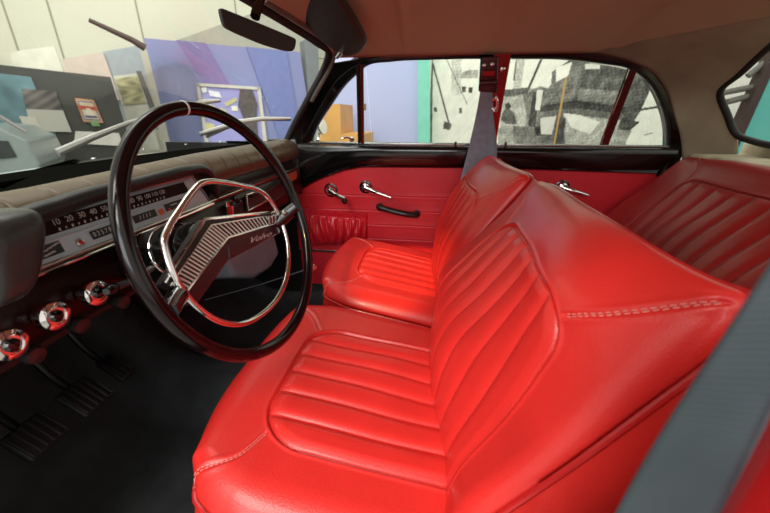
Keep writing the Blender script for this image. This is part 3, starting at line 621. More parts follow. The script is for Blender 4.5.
# vent pillar (red brown) and vent window
vb, vt = A(362.5, 143, 1.415), A(361.5, 64, 1.303)
obj('quarter_divider', MB().tube([vb, vt], 0.0075, 10), mat('red_brown_paint', (0.10, 0.012, 0.012), 0.2, coat=0.4), fd)
obj('quarter_divider_seal', MB().tube([vb-[0.013, 0, 0], vt-[0.013, 0, 0]], 0.0055, 10), BLKRUB, fd)
obj('quarter_latch', MB().box(A(365, 107, 1.35), (0.008, 0.012, 0.022), bev=0.002), mat('ivory_plastic', srgb(200, 190, 150), 0.4), fd)
ql = MB().lathe([(0.010, 0), (0.010, 0.006), (0.006, 0.012)], A(352, 139, 1.40), (0, -1, 0), 16); ql.tube([A(352, 139, 1.388), A(347, 137, 1.382), A(341, 139, 1.38)], [0.005, 0.004, 0.003], 10)
obj('quarter_catch', ql, CHROME, fd)
gl = MB().prism([(-.478, 1.424, -.102), (-.242, 1.424, -.102), (-.242, 1.312, .148), (-.31, 1.335, .10), (-.40, 1.372, .01)], (0, 0.003, 0)); obj('quarter_glass', gl, GLASS_S, fd, smooth=False)
gl = MB().prism([(-.24, 1.426, -.102), (.18, 1.426, -.102), (.18, 1.304, .166), (-.15, 1.306, .163), (-.24, 1.312, .150)], (0, 0.003, 0)); obj('door_glass', gl, GLASS_S, fd, smooth=False)
# window crank
c0 = A(331, 190, 1.435); c1 = A(345, 199, 1.392)
cr = obj('window_crank', MB().lathe([(0.024, 0), (0.024, 0.004), (0.019, 0.015), (0.013, 0.022), (0.0, 0.023)], c0+[0, 0.0, 0], (0, -1, 0), 28).tube(smoothpath([c0+[0, -0.018, 0], (c0+c1)/2+[0, -0.012, 0.0], c1], 12), [0.011]*4+[0.009]*8, 10), CHROME, fd, label='chrome window crank')
obj('crank_ring', MB().lathe([(0.029, 0), (0.029, 0.003), (0.024, 0.005)], c0, (0, -1, 0), 28), BLKGLOSS, cr)
obj('crank_knob', MB().lathe([(0.008, -0.004), (0.011, 0.004), (0.011, 0.016), (0.008, 0.022), (0.0, 0.024)], c1+[0, -0.002, -0.004], (0.1, -1, -0.2), 20), BLKGLOSS, cr)
# door release handle
def release(c0, c1, parent):
    h = obj('release_handle', MB().lathe([(0.021, 0), (0.021, 0.004), (0.017, 0.016), (0.0, 0.022)], c0, (0, -1, 0), 28).tube(smoothpath([c0+[0, -0.014, 0], c0*0.6+c1*0.4+[0, -0.014, 0.0], c1], 16), np.linspace(0.013, 0.006, 16), 12), CHROME, parent, label='chrome door release handle')
    obj('handle_ring', MB().lathe([(0.027, 0), (0.027, 0.003), (0.022, 0.005)], c0, (0, -1, 0), 28), BLKGLOSS, h)
release(A(366, 187, 1.435), A(391, 197.5, 1.405), fd)
# pull handle
pa, pb = A(380, 206, 1.436), A(417, 213, 1.436)
pp = smoothpath([pa, pa+[0.004, -0.028, 0], pa+[0.03, -0.036, -0.004], (pa+pb)/2+[0, -0.038, -0.002], pb+[-0.03, -0.036, 0.002], pb+[-0.004, -0.028, 0], pb], 40)
ph_ = obj('pull_handle', MB().tube(pp, np.interp(np.linspace(0, 1, 40), [0, .1, .2, .5, .8, .9, 1], [0.015, 0.015, 0.0125, 0.0125, 0.0125, 0.015, 0.015]), 14), mat('black_plastic', (0.012, 0.010, 0.010), 0.28, coat=0.2), fd, label='black door pull handle')
# gathered pocket
nx_, nz_ = 150, 90; P = np.zeros((nz_, nx_, 3))
tl, tr, br, bl_ = A(302, 207, 1.43), A(367, 214, 1.43), A(366.5, 240.5, 1.43), A(308, 244.5, 1.43)
fq = [(RNG.uniform(20, 70), RNG.uniform(0, 6), RNG.uniform(-9, 9)) for _ in range(6)]
for i, k in enumerate(np.linspace(0, 1, nz_)):
    for j, s_ in enumerate(np.linspace(0, 1, nx_)):
        p = (tl*(1-s_)+tr*s_)*(1-k)+(bl_*(1-s_)+br*s_)*k
        env = math.sin(PI*s_)**0.35
        if k < 0.16: d_ = 0.014+0.0035*math.sin(s_*150)
        else:
            kk_ = (k-0.16)/0.84; d_ = 0.012+0.022*math.sin(PI*min(1, kk_*1.0))**0.6
            d_ += (0.0085*math.sin(s_*44+1.6*math.sin(kk_*4.0+s_*5))+0.0045*math.sin(s_*83-2.5*kk_+3*math.sin(s_*9)))*(1-kk_*0.55)*min(1, kk_*6)
        P[i, j] = p+np.array([0, -d_*env, 0])
pk = obj('map_pocket', MB().grid(P), mat('red_pocket_vinyl', (0.66, 0.014, 0.028), 0.30, coat=0.2), fd, angle=180, solid=0.003, label='gathered red vinyl map pocket')
# rear passenger door
rd = thing('rear_door', 'rear passenger door with red panel and slanted quarter window bar', 'car door', (0.55, 1.45, -0.75))
rin = [(.224, 1.301, .164), (.395, 1.304, .159), (.491, 1.309, .147), (.589, 1.317, .13), (.67, 1.336, .087), (.728, 1.361, .031), (.79, 1.40, -.05), (.815, 1.42, -.101), (.825, 1.415, -.15), (.815, 1.42, -.21)]
rout = [(.218, 1.294, .179), (.40, 1.297, .176), (.50, 1.300, .168), (.60, 1.309, .148), (.69, 1.332, .103), (.758, 1.359, .035), (.83, 1.395, -.05), (.873, 1.42, -.118), (.875, 1.42, -.15), (.845, 1.425, -.225)]
obj('window_frame', MB().strip(smoothpath(rin, 60), smoothpath(rout, 60), (0, 0.03, 0)), BLKGLOSS, rd, bevel=0.003)
obj('window_seal', MB().tube(smoothpath(rin, 60)+[0.004, -0.003, 0.002], 0.004, 8), BLKRUB, rd)
rbf = lambda xv: float(np.interp(xv, [0.2, 0.84, 0.88], [-0.195, -0.205, -0.215]))
rail(0.222, 0.850, rbf, 'belt_rail', rd)
obj('glass_channel', MB().box((0.52, 1.418, -0.106), (0.60, 0.012, 0.010), bev=0.003), mat('dark_chrome', (0.35, 0.35, 0.33), 0.2, metal=1), rd)
obj('channel_clip', MB().box((0.262, 1.410, -0.105), (0.008, 0.01, 0.02), bev=0.002), BLKRUB, rd)
panel(0.226, 0.90, rbf, -0.70, [-0.60], 'trim_panel', rd)
q0, q1 = A(605, 146, 1.418), A(634, 69, 1.312)
obj('quarter_bar', MB().strip([q0-[0.016, 0, 0], q1-[0.014, 0, 0]], [q0+[0.012, 0, 0], q1+[0.012, 0, 0]], (0, 0.012, 0)), mat('red_brown_paint', (0.10, 0.012, 0.012), 0.2, coat=0.4), rd, bevel=0.003)
obj('quarter_bar_edge', MB().tube([q0-[0.018, 0, 0], q1-[0.016, 0, 0]], 0.004, 8), CHROME, rd)
gl = MB().prism([(.218, 1.426, -.102), (.605, 1.426, -.102), (.61, 1.322, .125), (.49, 1.312, .147), (.395, 1.308, .160), (.22, 1.305, .164)], (0, 0.003, 0)); obj('door_glass', gl, GLASS_S, rd, smooth=False)
gl = MB().prism([(.612, 1.426, -.102), (.815, 1.426, -.102), (.73, 1.366, .03), (.67, 1.341, .087), (.617, 1.325, .122)], (0, 0.003, 0)); obj('quarter_glass', gl, GLASS_S, rd, smooth=False)
release(A(562, 187, 1.435), A(588, 195.5, 1.405), rd)
# B pillar on the passenger side
bp_ = obj('door_pillar', MB().prism([(0.172, 1.425, -0.30), (0.226, 1.425, -0.30), (0.226, 1.412, -0.10), (0.226, 1.292, 0.180), (0.172, 1.292, 0.180), (0.166, 1.412, -0.10)], (0, 0.035, 0)), REDPAINT, car, bevel=0.005, label='red centre pillar between the passenger windows')
obj('lower_door_pillar', MB().box((0.199, 1.455, -0.52), (0.054, 0.03, 0.50)), REDPAINT, car, smooth=False)

# ------------------------------------------------------------------ passenger seat belt on the pillar
sbt = thing('seat_belt', 'grey seat belt hanging from the passenger side centre pillar', 'seat belt', A(482, 150, 1.38))
WEB = mat('grey_webbing', (0.24, 0.29, 0.35), 0.6, var=0.12, vscale=60)
def webbing(name, le, re, parent, material, th=0.0016, n=60, ulen=8):
    a, b = smoothpath(le, n), smoothpath(re, n); k = np.linspace(0, 1, 9)[None, :, None]; P = a[:, None]*(1-k)+b[:, None]*k
    uvs = np.stack(np.meshgrid(np.linspace(0, 1, 9), np.linspace(0, ulen, n)), -1)
    return obj(name, MB().grid(P), material, parent, angle=180, solid=th, uv=uvs)
webbing('webbing', [A(480.5, 90, 1.30), A(477, 110, 1.335), A(468, 150, 1.375), A(459, 185, 1.38)], [A(492.5, 90, 1.30), A(493, 110, 1.335), A(497, 150, 1.375), A(494, 185, 1.38)], sbt, WEB, ulen=3)
DKRED = mat('maroon_plastic', (0.055, 0.007, 0.008), 0.15, coat=0.5)
c = A(488, 72, 1.282); obj('belt_guide', MB().prism([A(480, 58, 1.284), A(498, 57, 1.284), A(496, 93, 1.315), A(478, 92, 1.315)], (0, -0.022, 0)), DKRED, sbt, bevel=0.005)
obj('guide_slot', MB().prism([A(483, 71, 1.27), A(495, 71, 1.27), A(494, 76, 1.275), A(482, 76, 1.275)], (0, -0.004, 0)), REDPAINT, sbt, bevel=0.001)
obj('guide_bar', MB().cyl(A(479, 83, 1.285), A(497, 82, 1.285), 0.009, n=16), DKRED, sbt)
for p in ((484, 65), (492, 64)): obj('bolt', MB().lathe([(0.006, 0), (0.006, 0.004), (0.003, 0.006)], A(*p, 1.262), (0, -1, 0), 12), CHROME, sbt)
obj('guide_clip', MB().tube(smoothpath([A(493, 100, 1.30), A(495, 97, 1.29), A(497.5, 105, 1.30), A(495, 111, 1.31), A(492, 108, 1.31)], 20), 0.0045, 10), CHROME, sbt)
o = obj('pillar_light_switch', MB().lathe([(0.009, 0), (0.008, 0.005), (0.004, 0.007)], A(502.5, 69, 1.294), (0.1, -1, -0.3), 20), CHROME, car)

# ------------------------------------------------------------------ front seats
def back_face(y_near, y_far, cols, zs):
    us = [0, 0.14, 0.52, 0.82, 1.0]; yk = [y_near+(y_far-y_near)*q for q in us]
    net = np.array([[(cols[j][i], yk[j], zs[i]) for j in range(5)] for i in range(len(zs))], float)
    mid = net[:, 2]; arc = np.concatenate([[0], np.cumsum(np.linalg.norm(np.diff(mid[:, [0, 2]], axis=0), axis=1))]); L = arc[-1]
    fu = np.linspace(0, 1, 200); fv = np.linspace(0, 1, 260)
    T = herm(arc/L, net, fv); T = np.moveaxis(herm(us, np.moveaxis(T, 1, 0), fu), 0, 1)
    def f(u, v): return bilin(T, u.ravel(), v.ravel()).reshape(u.shape+(3,))
    return f, abs(y_far-y_near), L, lambda z: float(np.interp(z, zs, arc))
ZS = [-0.58, -0.46, -0.38, -0.30, -0.24, -0.19, -0.15, -0.125]
def cushion_face(yc, hw, xf, xb, zf, zb):
    def f(u, v):
        y = yc-hw+2*hw*u; x = xb+(xf-xb)*v
        z = zb+(zf-zb)*np.clip(v*1.15, 0, 1)+0.006*np.cos((u-0.5)*PI)
        z = z-0.045*np.clip((v-0.80)/0.20, 0, 1)**2
        return np.stack([x, y, z], -1)
    return f
def make_seat(label, yn, yf, cols, cush):
    st = thing('front_seat', label, 'car seat', (-0.15, (yn+yf)/2, FL))
    # cushion
    yc, hw, xf, xb, zf, zb, pn = cush
    W, L = 2*hw, xb-xf
    cx, hx, tt_, ht = pn
    seams = [[(cx-hx+0.016, tt_+ht-0.016), (cx-hx-0.03, tt_+ht+0.006), (0.042, L-0.060)], [(cx+hx-0.016, tt_+ht-0.016), (cx+hx+0.03, tt_+ht+0.015), (W-0.052, L-0.030)]]
    upholstered('cushion', cushion_face(yc, hw, xf, xb, zf, zb), W, L, (cx, tt_-0.10, hx, ht+0.10, 0.08), 6, seams, LEATHER, st, (0.012, 0, -0.105), border_r=0.062, nexp=(2.55, 2.55), sq=3.0, seam_dir=1, puff=0.010)
    # backrest
    f, W, L, arc = back_face(yn, yf, cols, ZS)
    pt = arc(-0.205); hx = 0.200*W/0.58; cx = W*0.485
    seams = [[(cx-hx+0.012, pt-0.012), (cx-hx-0.015, pt+0.012), (0.018, L-0.040)], [(cx+hx-0.012, pt-0.012), (cx+hx+0.012, pt+0.03), (W-0.045, L-0.012)]]
    upholstered('backrest', f, W, L, (cx, pt/2-0.2, hx, pt/2+0.2, 0.075), 7, seams, LEATHER, st, (0.085, 0, -0.085), border_r=0.030, nexp=(9, 9), sq=8, seam_dir=-1, puff=0.008)
    for yv in (yc-hw+0.07, yc+hw-0.07):
        fm = MB(); fm.box((-0.14, yv, FL+0.035), (0.44, 0.03, 0.03), bev=0.004); fm.box((-0.14, yv, FL+0.10), (0.34, 0.035, 0.12), bev=0.004)
        obj('seat_rail', fm, mat('dark_metal', (0.03, 0.03, 0.03), 0.35, metal=0.8), st)
    obj('recline_lever', MB().lathe([(0.012, 0), (0.012, 0.012), (0.007, 0.02)], (0.055, yf-0.01, -0.56), (0, 1, 0), 16).tube([(0.055, yf+0.008, -0.56), (0.02, yf+0.012, -0.545)], 0.005, 10), CHROME, st)
    return st
far = [.03, .025, .035, .095, .15, .195, .222, .245]; mid = [.02, .02, .045, .10, .142, .175, .208, .245]; nrp = [.03, .062, .098, .134, .158, .178, .215, .25]; nr = [.02, .045, .098, .155, .203, .240, .258, .258]
q80 = [.025, .02, .03, .09, .14, .182, .212, .243]
make_seat('red leather driver seat behind the steering wheel, nearest the camera', 0.28, 0.865, [nr, nrp, mid, q80, far], (0.545, 0.285, -0.395, 0.075, -0.455, -0.530, (0.268, 0.160, 0.0, 0.333)))
pf = [.03, .022, .035, .068, .10, .14, .18, .215]; pm = [.02, .018, .03, .055, .085, .12, .165, .21]; pnp = [.03, .03, .05, .085, .12, .155, .195, .232]; pn_ = [.03, .035, .07, .11, .15, .185, .215, .24]; pq = [.02, .018, .03, .06, .09, .13, .17, .212]
make_seat('red leather front passenger seat between driver seat and red door', 0.892, 1.385, [pn_, pnp, pm, pq, pf], (1.115, 0.255, -0.375, 0.075, -0.452, -0.530, (0.245, 0.140, 0.0, 0.30)))

# ------------------------------------------------------------------ rear seat
rs_ = thing('rear_bench', 'dark red pleated rear bench seat below the rear window', 'car seat', (0.75, 0.75, FL))
rp = np.array([(.50, -.60), (.555, -.48), (.61, -.39), (.66, -.318), (.747, -.226), (.80, -.165), (.83, -.130), (.865, -.112)])
ra = np.concatenate([[0], np.cumsum(np.linalg.norm(np.diff(rp, axis=0), axis=1))]); RL = ra[-1]
def rear_face(u, v):
    q = herm(ra/RL, rp, v.ravel()).reshape(v.shape+(2,)); y = 0.12+1.25*u
    return np.stack([q[..., 0], y, q[..., 1]], -1)
rpt = float(np.interp(-0.185, rp[:, 1], ra))
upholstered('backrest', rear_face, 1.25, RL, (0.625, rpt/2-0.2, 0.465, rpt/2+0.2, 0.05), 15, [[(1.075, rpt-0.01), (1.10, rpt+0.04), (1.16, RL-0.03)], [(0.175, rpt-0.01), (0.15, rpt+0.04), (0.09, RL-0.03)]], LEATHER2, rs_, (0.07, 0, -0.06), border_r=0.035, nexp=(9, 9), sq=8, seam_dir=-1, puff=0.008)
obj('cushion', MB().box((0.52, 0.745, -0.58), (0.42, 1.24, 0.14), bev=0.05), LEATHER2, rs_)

# ------------------------------------------------------------------ dashboard
da = thing('dashboard', 'black and burgundy dashboard with pad painted with a tan reflection and silver instrument panel', 'dashboard', (-0.6, 0.75, -0.3))
Y0, Y1 = 0.14, 1.405
def sweep(prof, y0=Y0, y1=Y1, n=90, bow=0.0):
    P = [];
    for yv in np.linspace(y0, y1, n):
        e = abs((yv-0.745)/0.66); dz = -0.014*float(np.clip((0.85-yv)/0.40, 0, 1)) if bow else 0.0; P.append([(x+bow*e**3*k, yv, z+dz*(1-min(1, k/0.2))) for x, z, k in prof])
    return np.array(P)
# shelf under the glass: rear edge follows the curved glass
obj('top_shelf', MB().grid(sweep([(-0.80, -0.15, 0.20), (-0.80, -0.108, 0.20), (-0.79, -0.102, 0.20), (-0.72, -0.098, 0.09), (-0.68, -0.098, 0.03), (-0.645, -0.104, 0), (-0.60, -0.108, 0)], bow=1.0)), mat('satin_black_shelf', (0.006, 0.006, 0.005), 0.7, spec=0.0), da, angle=60)
for px, py in ((93, 158), (144, 148.5), (186, 144), (220.5, 141.5), (262, 141), (277, 141)):
    p = AZ(px, py, -0.096); obj('shelf_screw', MB().lathe([(0.0055, 0), (0.005, 0.002), (0.002, 0.0035), (0, 0.0036)], p+[0, 0, -0.002], (0.1, 0, 1), 14), CHROME, da)
obj('defroster_slot', MB().prism([AZ(0, 180, -0.1075), AZ(74, 160, -0.1045), AZ(80, 161.5, -0.1045), AZ(76, 164, -0.1045), AZ(0, 188, -0.1075)], (0, 0, 0.0025)), mat('slot_black', (0.001, 0.001, 0.001), 0.6, spec=0.0), da, smooth=False)
obj('defroster_slot', MB().prism([AZ(226, 141.5, -0.0985), AZ(258, 142, -0.0985), AZ(257, 144, -0.0985), AZ(228, 143.5, -0.0985)], (0, 0, 0.0025)), mat('slot_black', (0.001, 0.001, 0.001), 0.6, spec=0.0), da, smooth=False)
# padded top with transverse seams
pad = [(-0.630, -0.130), (-0.628, -0.106), (-0.615, -0.098), (-0.595, -0.093), (-0.572, -0.094), (-0.552, -0.104), (-0.540, -0.122), (-0.537, -0.142), (-0.545, -0.158), (-0.565, -0.165)]
padc = smoothpath([(a, 0, b) for a, b in pad], 40); n = 520; P = np.zeros((n, 40, 3)); yv = np.linspace(Y0, Y1, n)
P[..., 0] = padc[None, :, 0]; P[..., 2] = padc[None, :, 2]; P[..., 1] = yv[:, None]
groove = sum(np.exp(-((yv-g)/0.0025)**2) for g in np.arange(0.26, 1.40, 0.062)); P[..., 2] -= 0.0028*groove[:, None]+0.014*np.clip((0.85-yv)/0.40, 0, 1)[:, None]*np.interp(np.arange(40), [0, 16, 39], [1.0, 0.6, 0.0])[None]; P[..., 0] -= 0.002*groove[:, None]
obj('dash_pad', MB().grid(P), PAD, da, angle=180, solid=0.004)
# faces
obj('upper_face', MB().grid(sweep([(-0.57, -0.150, 0), (-0.562, -0.160, 0), (-0.556, -0.196, 0), (-0.60, -0.198, 0)])), BURG, da, angle=40)
obj('chrome_strip', MB().grid(sweep([(-0.556, -0.196, 0), (-0.546, -0.197, 0), (-0.542, -0.2005, 0), (-0.546, -0.204, 0), (-0.556, -0.205, 0)])), CHROME, da, angle=60)
obj('red_reveal', MB().grid(sweep([(-0.556, -0.204, 0), (-0.549, -0.2055, 0), (-0.549, -0.209, 0), (-0.556, -0.211, 0)])), mat('red_reveal_paint', (0.30, 0.01, 0.008), 0.3), da)
obj('lower_face', MB().grid(sweep([(-0.560, -0.208, 0), (-0.552, -0.212, 0), (-0.540, -0.25, 0), (-0.535, -0.285, 0), (-0.545, -0.305, 0), (-0.60, -0.31, 0)])), BURG, da, angle=50)
obj('under_tray', MB().box((-0.80, 0.77, -0.325), (0.45, 1.22, 0.012)), BLKVINYL, da, smooth=False)
obj('side_cap', MB().box((-0.60, 1.41, -0.20), (0.12, 0.02, 0.22), bev=0.006), BLKGLOSS, da)
# instrument panel
CT = np.array([-0.528, 0, -0.128]); CBm = np.array([-0.512, 0, -0.190])
def cl(y, k, out=0.0): return np.array([CT[0]+(CBm[0]-CT[0])*k+out*0.95, y, CT[2]+(CBm[2]-CT[2])*k+out*0.28])
RV, UV_ = (0, 1, 0), tuple(CT-CBm)
ya, yb = 0.315, 0.725
nC = np.array([0.95, 0, 0.28])
ip = obj('instrument_panel', MB().prism([cl(ya, 1), cl(yb+0.022, 1), cl(yb, 0.0), cl(ya, 0.0)], -nC*0.02), GREYP, da, bevel=0.002)
obj('panel_frame', MB().tube([cl(ya, 1, 0.001), cl(yb+0.024, 1, 0.001), cl(yb+0.001, -0.03, 0.001), cl(ya, -0.03, 0.001)], 0.0028, 8), ALU, ip)
obj('chrome_lip', MB().tube([cl(ya, 1.10, 0.002), cl(yb+0.03, 1.10, 0.002)], 0.0032, 10), CHROME, ip)
obj('speedometer_window', MB().prism([cl(0.37, 0.44, 0.001), cl(0.695, 0.44, 0.001), cl(0.690, 0.10, 0.001), cl(0.37, 0.10, 0.001)], nC*0.001), MAROONP, ip, smooth=False)
obj('speedometer_shade', MB().prism([cl(ya, 0.02, 0.001), cl(0.705, 0.02, 0.001), cl(0.705, 0.09, 0.003), cl(ya, 0.09, 0.003)], nC*0.002), GREYP, ip, smooth=False)
def yat(px, py): d = ray(px, py); t_ = np.dot(CT, nC)/np.dot(d, nC); return (d*t_)[1]
y10, y50, y120 = yat(55.5, 224), yat(103, 209), yat(161, 193)
for i, num in enumerate(range(10, 121, 10)):
    yy_ = float(np.interp(num, [10, 50, 120], [y10, y50, y120])); text('numeral', str(num), cl(yy_, 0.22, 0.003), RV, UV_, 0.0120 if num < 100 else 0.0105, WHITEP, ip, align='CENTER', depth=0.0003)
tk = MB()
for i in range(23): yy_ = float(np.interp(10+i*5, [10, 50, 120], [y10, y50, y120])); tk.box(cl(yy_, 0.38, 0.0025), (0.001, 0.0016 if i % 2 else 0.0024, 0.003 if i % 2 else 0.0042))
tko = obj('scale_marks', tk, WHITEP, ip, smooth=False)
obj('panel_ridge', MB().tube([cl(ya, 0.55, 0.002), cl(yb+0.005, 0.55, 0.002)], 0.0016, 8), GREYP, ip)
def win(name, y0, y1, k0, k1, m=BLACKP): return obj(name, MB().prism([cl(y0, k1, 0.0015), cl(y1, k1, 0.0015), cl(y1, k0, 0.0015), cl(y0, k0, 0.0015)], nC*0.001), m, ip, smooth=False)
def kk2(px, py): d = ray(px, py); t_ = np.dot(CT, nC)/np.dot(d, nC); p = d*t_; return p[1], (p[2]-CT[2])/(CBm[2]-CT[2])
wl = win('fuel_gauge', kk2(40, 258)[0], kk2(64, 250)[0], 0.60, 0.86); wo = win('odometer', kk2(92, 237)[0], kk2(114, 232)[0], 0.63, 0.84); wt = win('trip_counter', kk2(133, 219)[0], kk2(156, 213)[0], 0.61, 0.82); wr_ = win('temperature_gauge', kk2(165, 208)[0], kk2(186, 203)[0], 0.58, 0.80)
yo0, yo1 = kk2(94, 237)[0], kk2(112, 232)[0]
text('odometer_digits', '0 2 5 7 8', cl((yo0+yo1)/2, 0.735, 0.003), RV, UV_, 0.0105, WHITEP, wo, align='CENTER', depth=0.0003, sx=0.85)
yo0, yo1 = kk2(135, 219)[0], kk2(153, 214)[0]
text('trip_digits', '1 1 1 1', cl((yo0+yo1)/2, 0.715, 0.003), RV, UV_, 0.010, WHITEP, wt, align='CENTER', depth=0.0003, shear=0.3)
yo0, yo1 = kk2(42, 258)[0], kk2(60, 250)[0]
g_ = MB(); [g_.box(cl(yo0+(yo1-yo0)*k, 0.74-0.10*k, 0.003), (0.001, 0.006, 0.0018)) for k in (0.3, 0.55, 0.8, 1.0)]; [g_.box(cl(yo0+(yo1-yo0)*k, 0.82-0.06*k, 0.003), (0.001, 0.005, 0.0022)) for k in (0.2, 0.42, 0.62)]
obj('gauge_marks', g_, WHITEP, wl, smooth=False)
yo0, yo1 = kk2(166, 208)[0], kk2(185, 203)[0]
obj('gauge_marks', MB().box(cl(yo0*0.6+yo1*0.4, 0.66, 0.003), (0.001, 0.018, 0.002)), WHITEP, wr_, smooth=False); obj('green_mark', MB().box(cl(yo0*0.3+yo1*0.7, 0.72, 0.003), (0.001, 0.014, 0.003)), GREENP, wr_, smooth=False); obj('red_mark', MB().box(cl(yo0+0.006, 0.76, 0.003), (0.001, 0.006, 0.004)), REDP, wr_, smooth=False)
for (px, py, m_) in ((80.5, 243, REDP), (161.5, 212, ORANGEP), (126, 225, ALU)):
    y_, k_ = kk2(px, py); lamp = obj('warning_lamp', MB().lathe([(0.0065, 0), (0.006, 0.002), (0.004, 0.0025), (0.0, 0.003)], cl(y_, k_, 0.001), nC, 18), ALU if m_ is not ORANGEP else m_, ip)
    if m_ is not ALU: obj('lens', MB().lathe([(0.0034, 0), (0.003, 0.002), (0, 0.003)], cl(y_, k_, 0.003), nC, 14), m_, lamp)
# hood over the instruments: black vinyl cowl with closed rounded ends
hood = MB()
path = smoothpath([(-0.510, 0.325, -0.19), (-0.505, 0.330, -0.15), (-0.500, 0.352, -0.126), (-0.498, 0.41, -0.116), (-0.497, 0.56, -0.110), (-0.498, 0.69, -0.108), (-0.502, 0.735, -0.113), (-0.508, 0.765, -0.130), (-0.516, 0.790, -0.165), (-0.522, 0.80, -0.190)], 80)
rr = np.interp(np.linspace(0, 1, 80), [0, 0.25, 0.5, 0.85, 1], [0.016, 0.015, 0.012, 0.012, 0.008])
def sq_(V): return V
hood.tube(path+[-0.005, 0, 0.0], rr*0.8, 14)
Ph = []
for q in path: Ph.append([(q[0], q[1], q[2]+0.008), (q[0]-0.02, q[1], q[2]+0.006), (-0.555, q[1], min(-0.120, q[2]-0.01))])
hood.grid(np.array(Ph)); hd = obj('instrument_hood', hood, BLKVINYL, da, angle=180, solid=0.002)
# bulbous near end of the cowl
bb = bmesh.new(); bmesh.ops.create_uvsphere(bb, u_segments=40, v_segments=24, radius=1)
me = bpy.data.meshes.new('hood_end'); 
for v in bb.verts:
    co = v.co; k = 3.4; nn = (abs(co.x)**k+abs(co.y)**k+abs(co.z)**k)**(1/k); c_ = co/nn; v.co = Vector((c_.x*0.036-0.490, (c_.y*(1+0.25*c_.z))*0.033+0.312+0.018*c_.z, c_.z*0.050-0.152))
bb.to_mesh(me); bb.free(); me.polygons.foreach_set('use_smooth', [True]*len(me.polygons)); me.materials.append(mat('mottled_black_vinyl', (0.03, 0.03, 0.028), 0.33, var=0.3, vscale=20, bump=0.2, bscale=200)); o = bpy.data.objects.new('hood_end', me); COL.objects.link(o); attach(o, da)  # cowl end in a lighter, mottled black vinyl
# knobs on the lower face
for i, (px, py) in enumerate(((97, 293), (55, 316), (10, 345))):
    p = AX(px, py, -0.505); k_ = obj('control_knob', MB().lathe([(0.011, -0.03), (0.012, -0.018), (0.019, -0.014), (0.0205, -0.006), (0.019, 0.002), (0.014, 0.005), (0.012, 0.0055), (0.0118, 0.003), (0, 0.003)], p, (1, -0.1, 0.15), 30), CHROME, da)
    obj('knob_core', MB().lathe([(0.0085, 0), (0.0085, 0.005), (0.006, 0.008), (0.0, 0.009)], p, (1, -0.1, 0.15), 24), BLKGLOSS, k_)
    p2 = AX(px+(13, 12, 10)[i], py+6, -0.535); obj('choke_knob', MB().lathe([(0.008, 0), (0.010, 0.01), (0.013, 0.022), (0.011, 0.03), (0, 0.032)], p2, (1, -0.1, -0.1), 20), mat('dark_smoke_plastic', (0.02, 0.016, 0.016), 0.25), da)
# heater lever plate
hp = [AX(224, 202, -0.540), AX(231, 200, -0.540), AX(233, 221, -0.533), AX(228, 222, -0.533)]
hl = obj('heater_lever', MB().prism(hp, (0.006, 0, 0)), CHROME, da, bevel=0.001)
obj('lever_slot', MB().prism([AX(226.5, 207, -0.532), AX(230.5, 206, -0.532), AX(232, 219, -0.526), AX(229, 220, -0.526)], (0.003, 0, 0)), REDPAINT, hl, smooth=False)
obj('lever_knob', MB().lathe([(0.007, 0), (0.009, 0.006), (0.007, 0.014), (0, 0.016)], AX(232, 199, -0.53), (1, 0, 0.1), 18), BLKGLOSS, hl)
obj('switch_knob', MB().lathe([(0.006, 0), (0.009, 0.006), (0.007, 0.014), (0, 0.016)], AX(237, 203, -0.53), (1, 0, 0.1), 18), BLKGLOSS, da)
# radio opening with chrome frame
fx = [AX(244, 195, -0.543), AX(259, 189.5, -0.543), AX(266, 200, -0.538), AX(246, 210.5, -0.536)]
rf = obj('ashtray', MB().prism([p+[0.001, 0, 0] for p in fx], (0.004, 0, 0)), BURG, da, smooth=False)
obj('chrome_frame', MB().tube([fx[1]+[.007, 0, 0], fx[0]+[.007, 0, 0], fx[0]*0.96+fx[3]*0.04+[.007, 0, 0], fx[3]+[.007, 0, 0], fx[2]+[.007, 0, 0]], 0.0026, 8), CHROME, rf)
obj('pull_tab', MB().tube([AX(251, 196.5, -0.530), AX(257, 194.5, -0.530)], 0.0045, 10), BLKGLOSS, rf)
# glovebox lid and red card
gb = [AX(264, 192, -0.543), AX(297, 170, -0.543), AX(296, 184, -0.536), AX(268, 206, -0.535)]
gl_ = obj('glovebox_lid', MB().prism([p+[0.001, 0, 0] for p in gb], (0.004, 0, 0)), BURG, da, bevel=0.002)
obj('red_plate', MB().prism([AX(286.5, 175, -0.534), AX(296, 170.5, -0.534), AX(297, 178, -0.532), AX(287, 184, -0.532)], (0.002, 0, 0)), mat('salmon_label', srgb(190, 84, 62), 0.4, var=0.15, vscale=60), gl_, smooth=False)

# ------------------------------------------------------------------ steering wheel
WC = np.array([-0.309, 0.524, -0.182]); WN = np.array([0.95131573, -0.0816267, 0.29721282])
E1 = np.array([-0.29820795, 0, 0.95450093]); E2 = -np.array([-0.07791276, -0.99666297, -0.02434173])      # up, far side
def wp(u, r, off=0.0): return WC+E1*u+E2*r-WN*off        # off = recessed towards the dash
sw = thing('steering_wheel', 'large thin black steering wheel with chrome horn ring', 'steering wheel', WC-WN*0.04)
th = np.linspace(0, 2*PI, 180, endpoint=False)
rim = obj('rim', MB().tube([wp(math.cos(a)*0.1995, math.sin(a)*0.1995) for a in th], 0.0102, 20, closed=True), WHEELRIM, sw)
a0 = -0.03
mk = MB().tube([wp(math.cos(a)*0.1995, math.sin(a)*0.1995) for a in (a0-0.008, a0+0.008)], 0.0107, 20); obj('white_marker', mk, mat('white_plastic', (0.85, 0.85, 0.85), 0.4), rim)
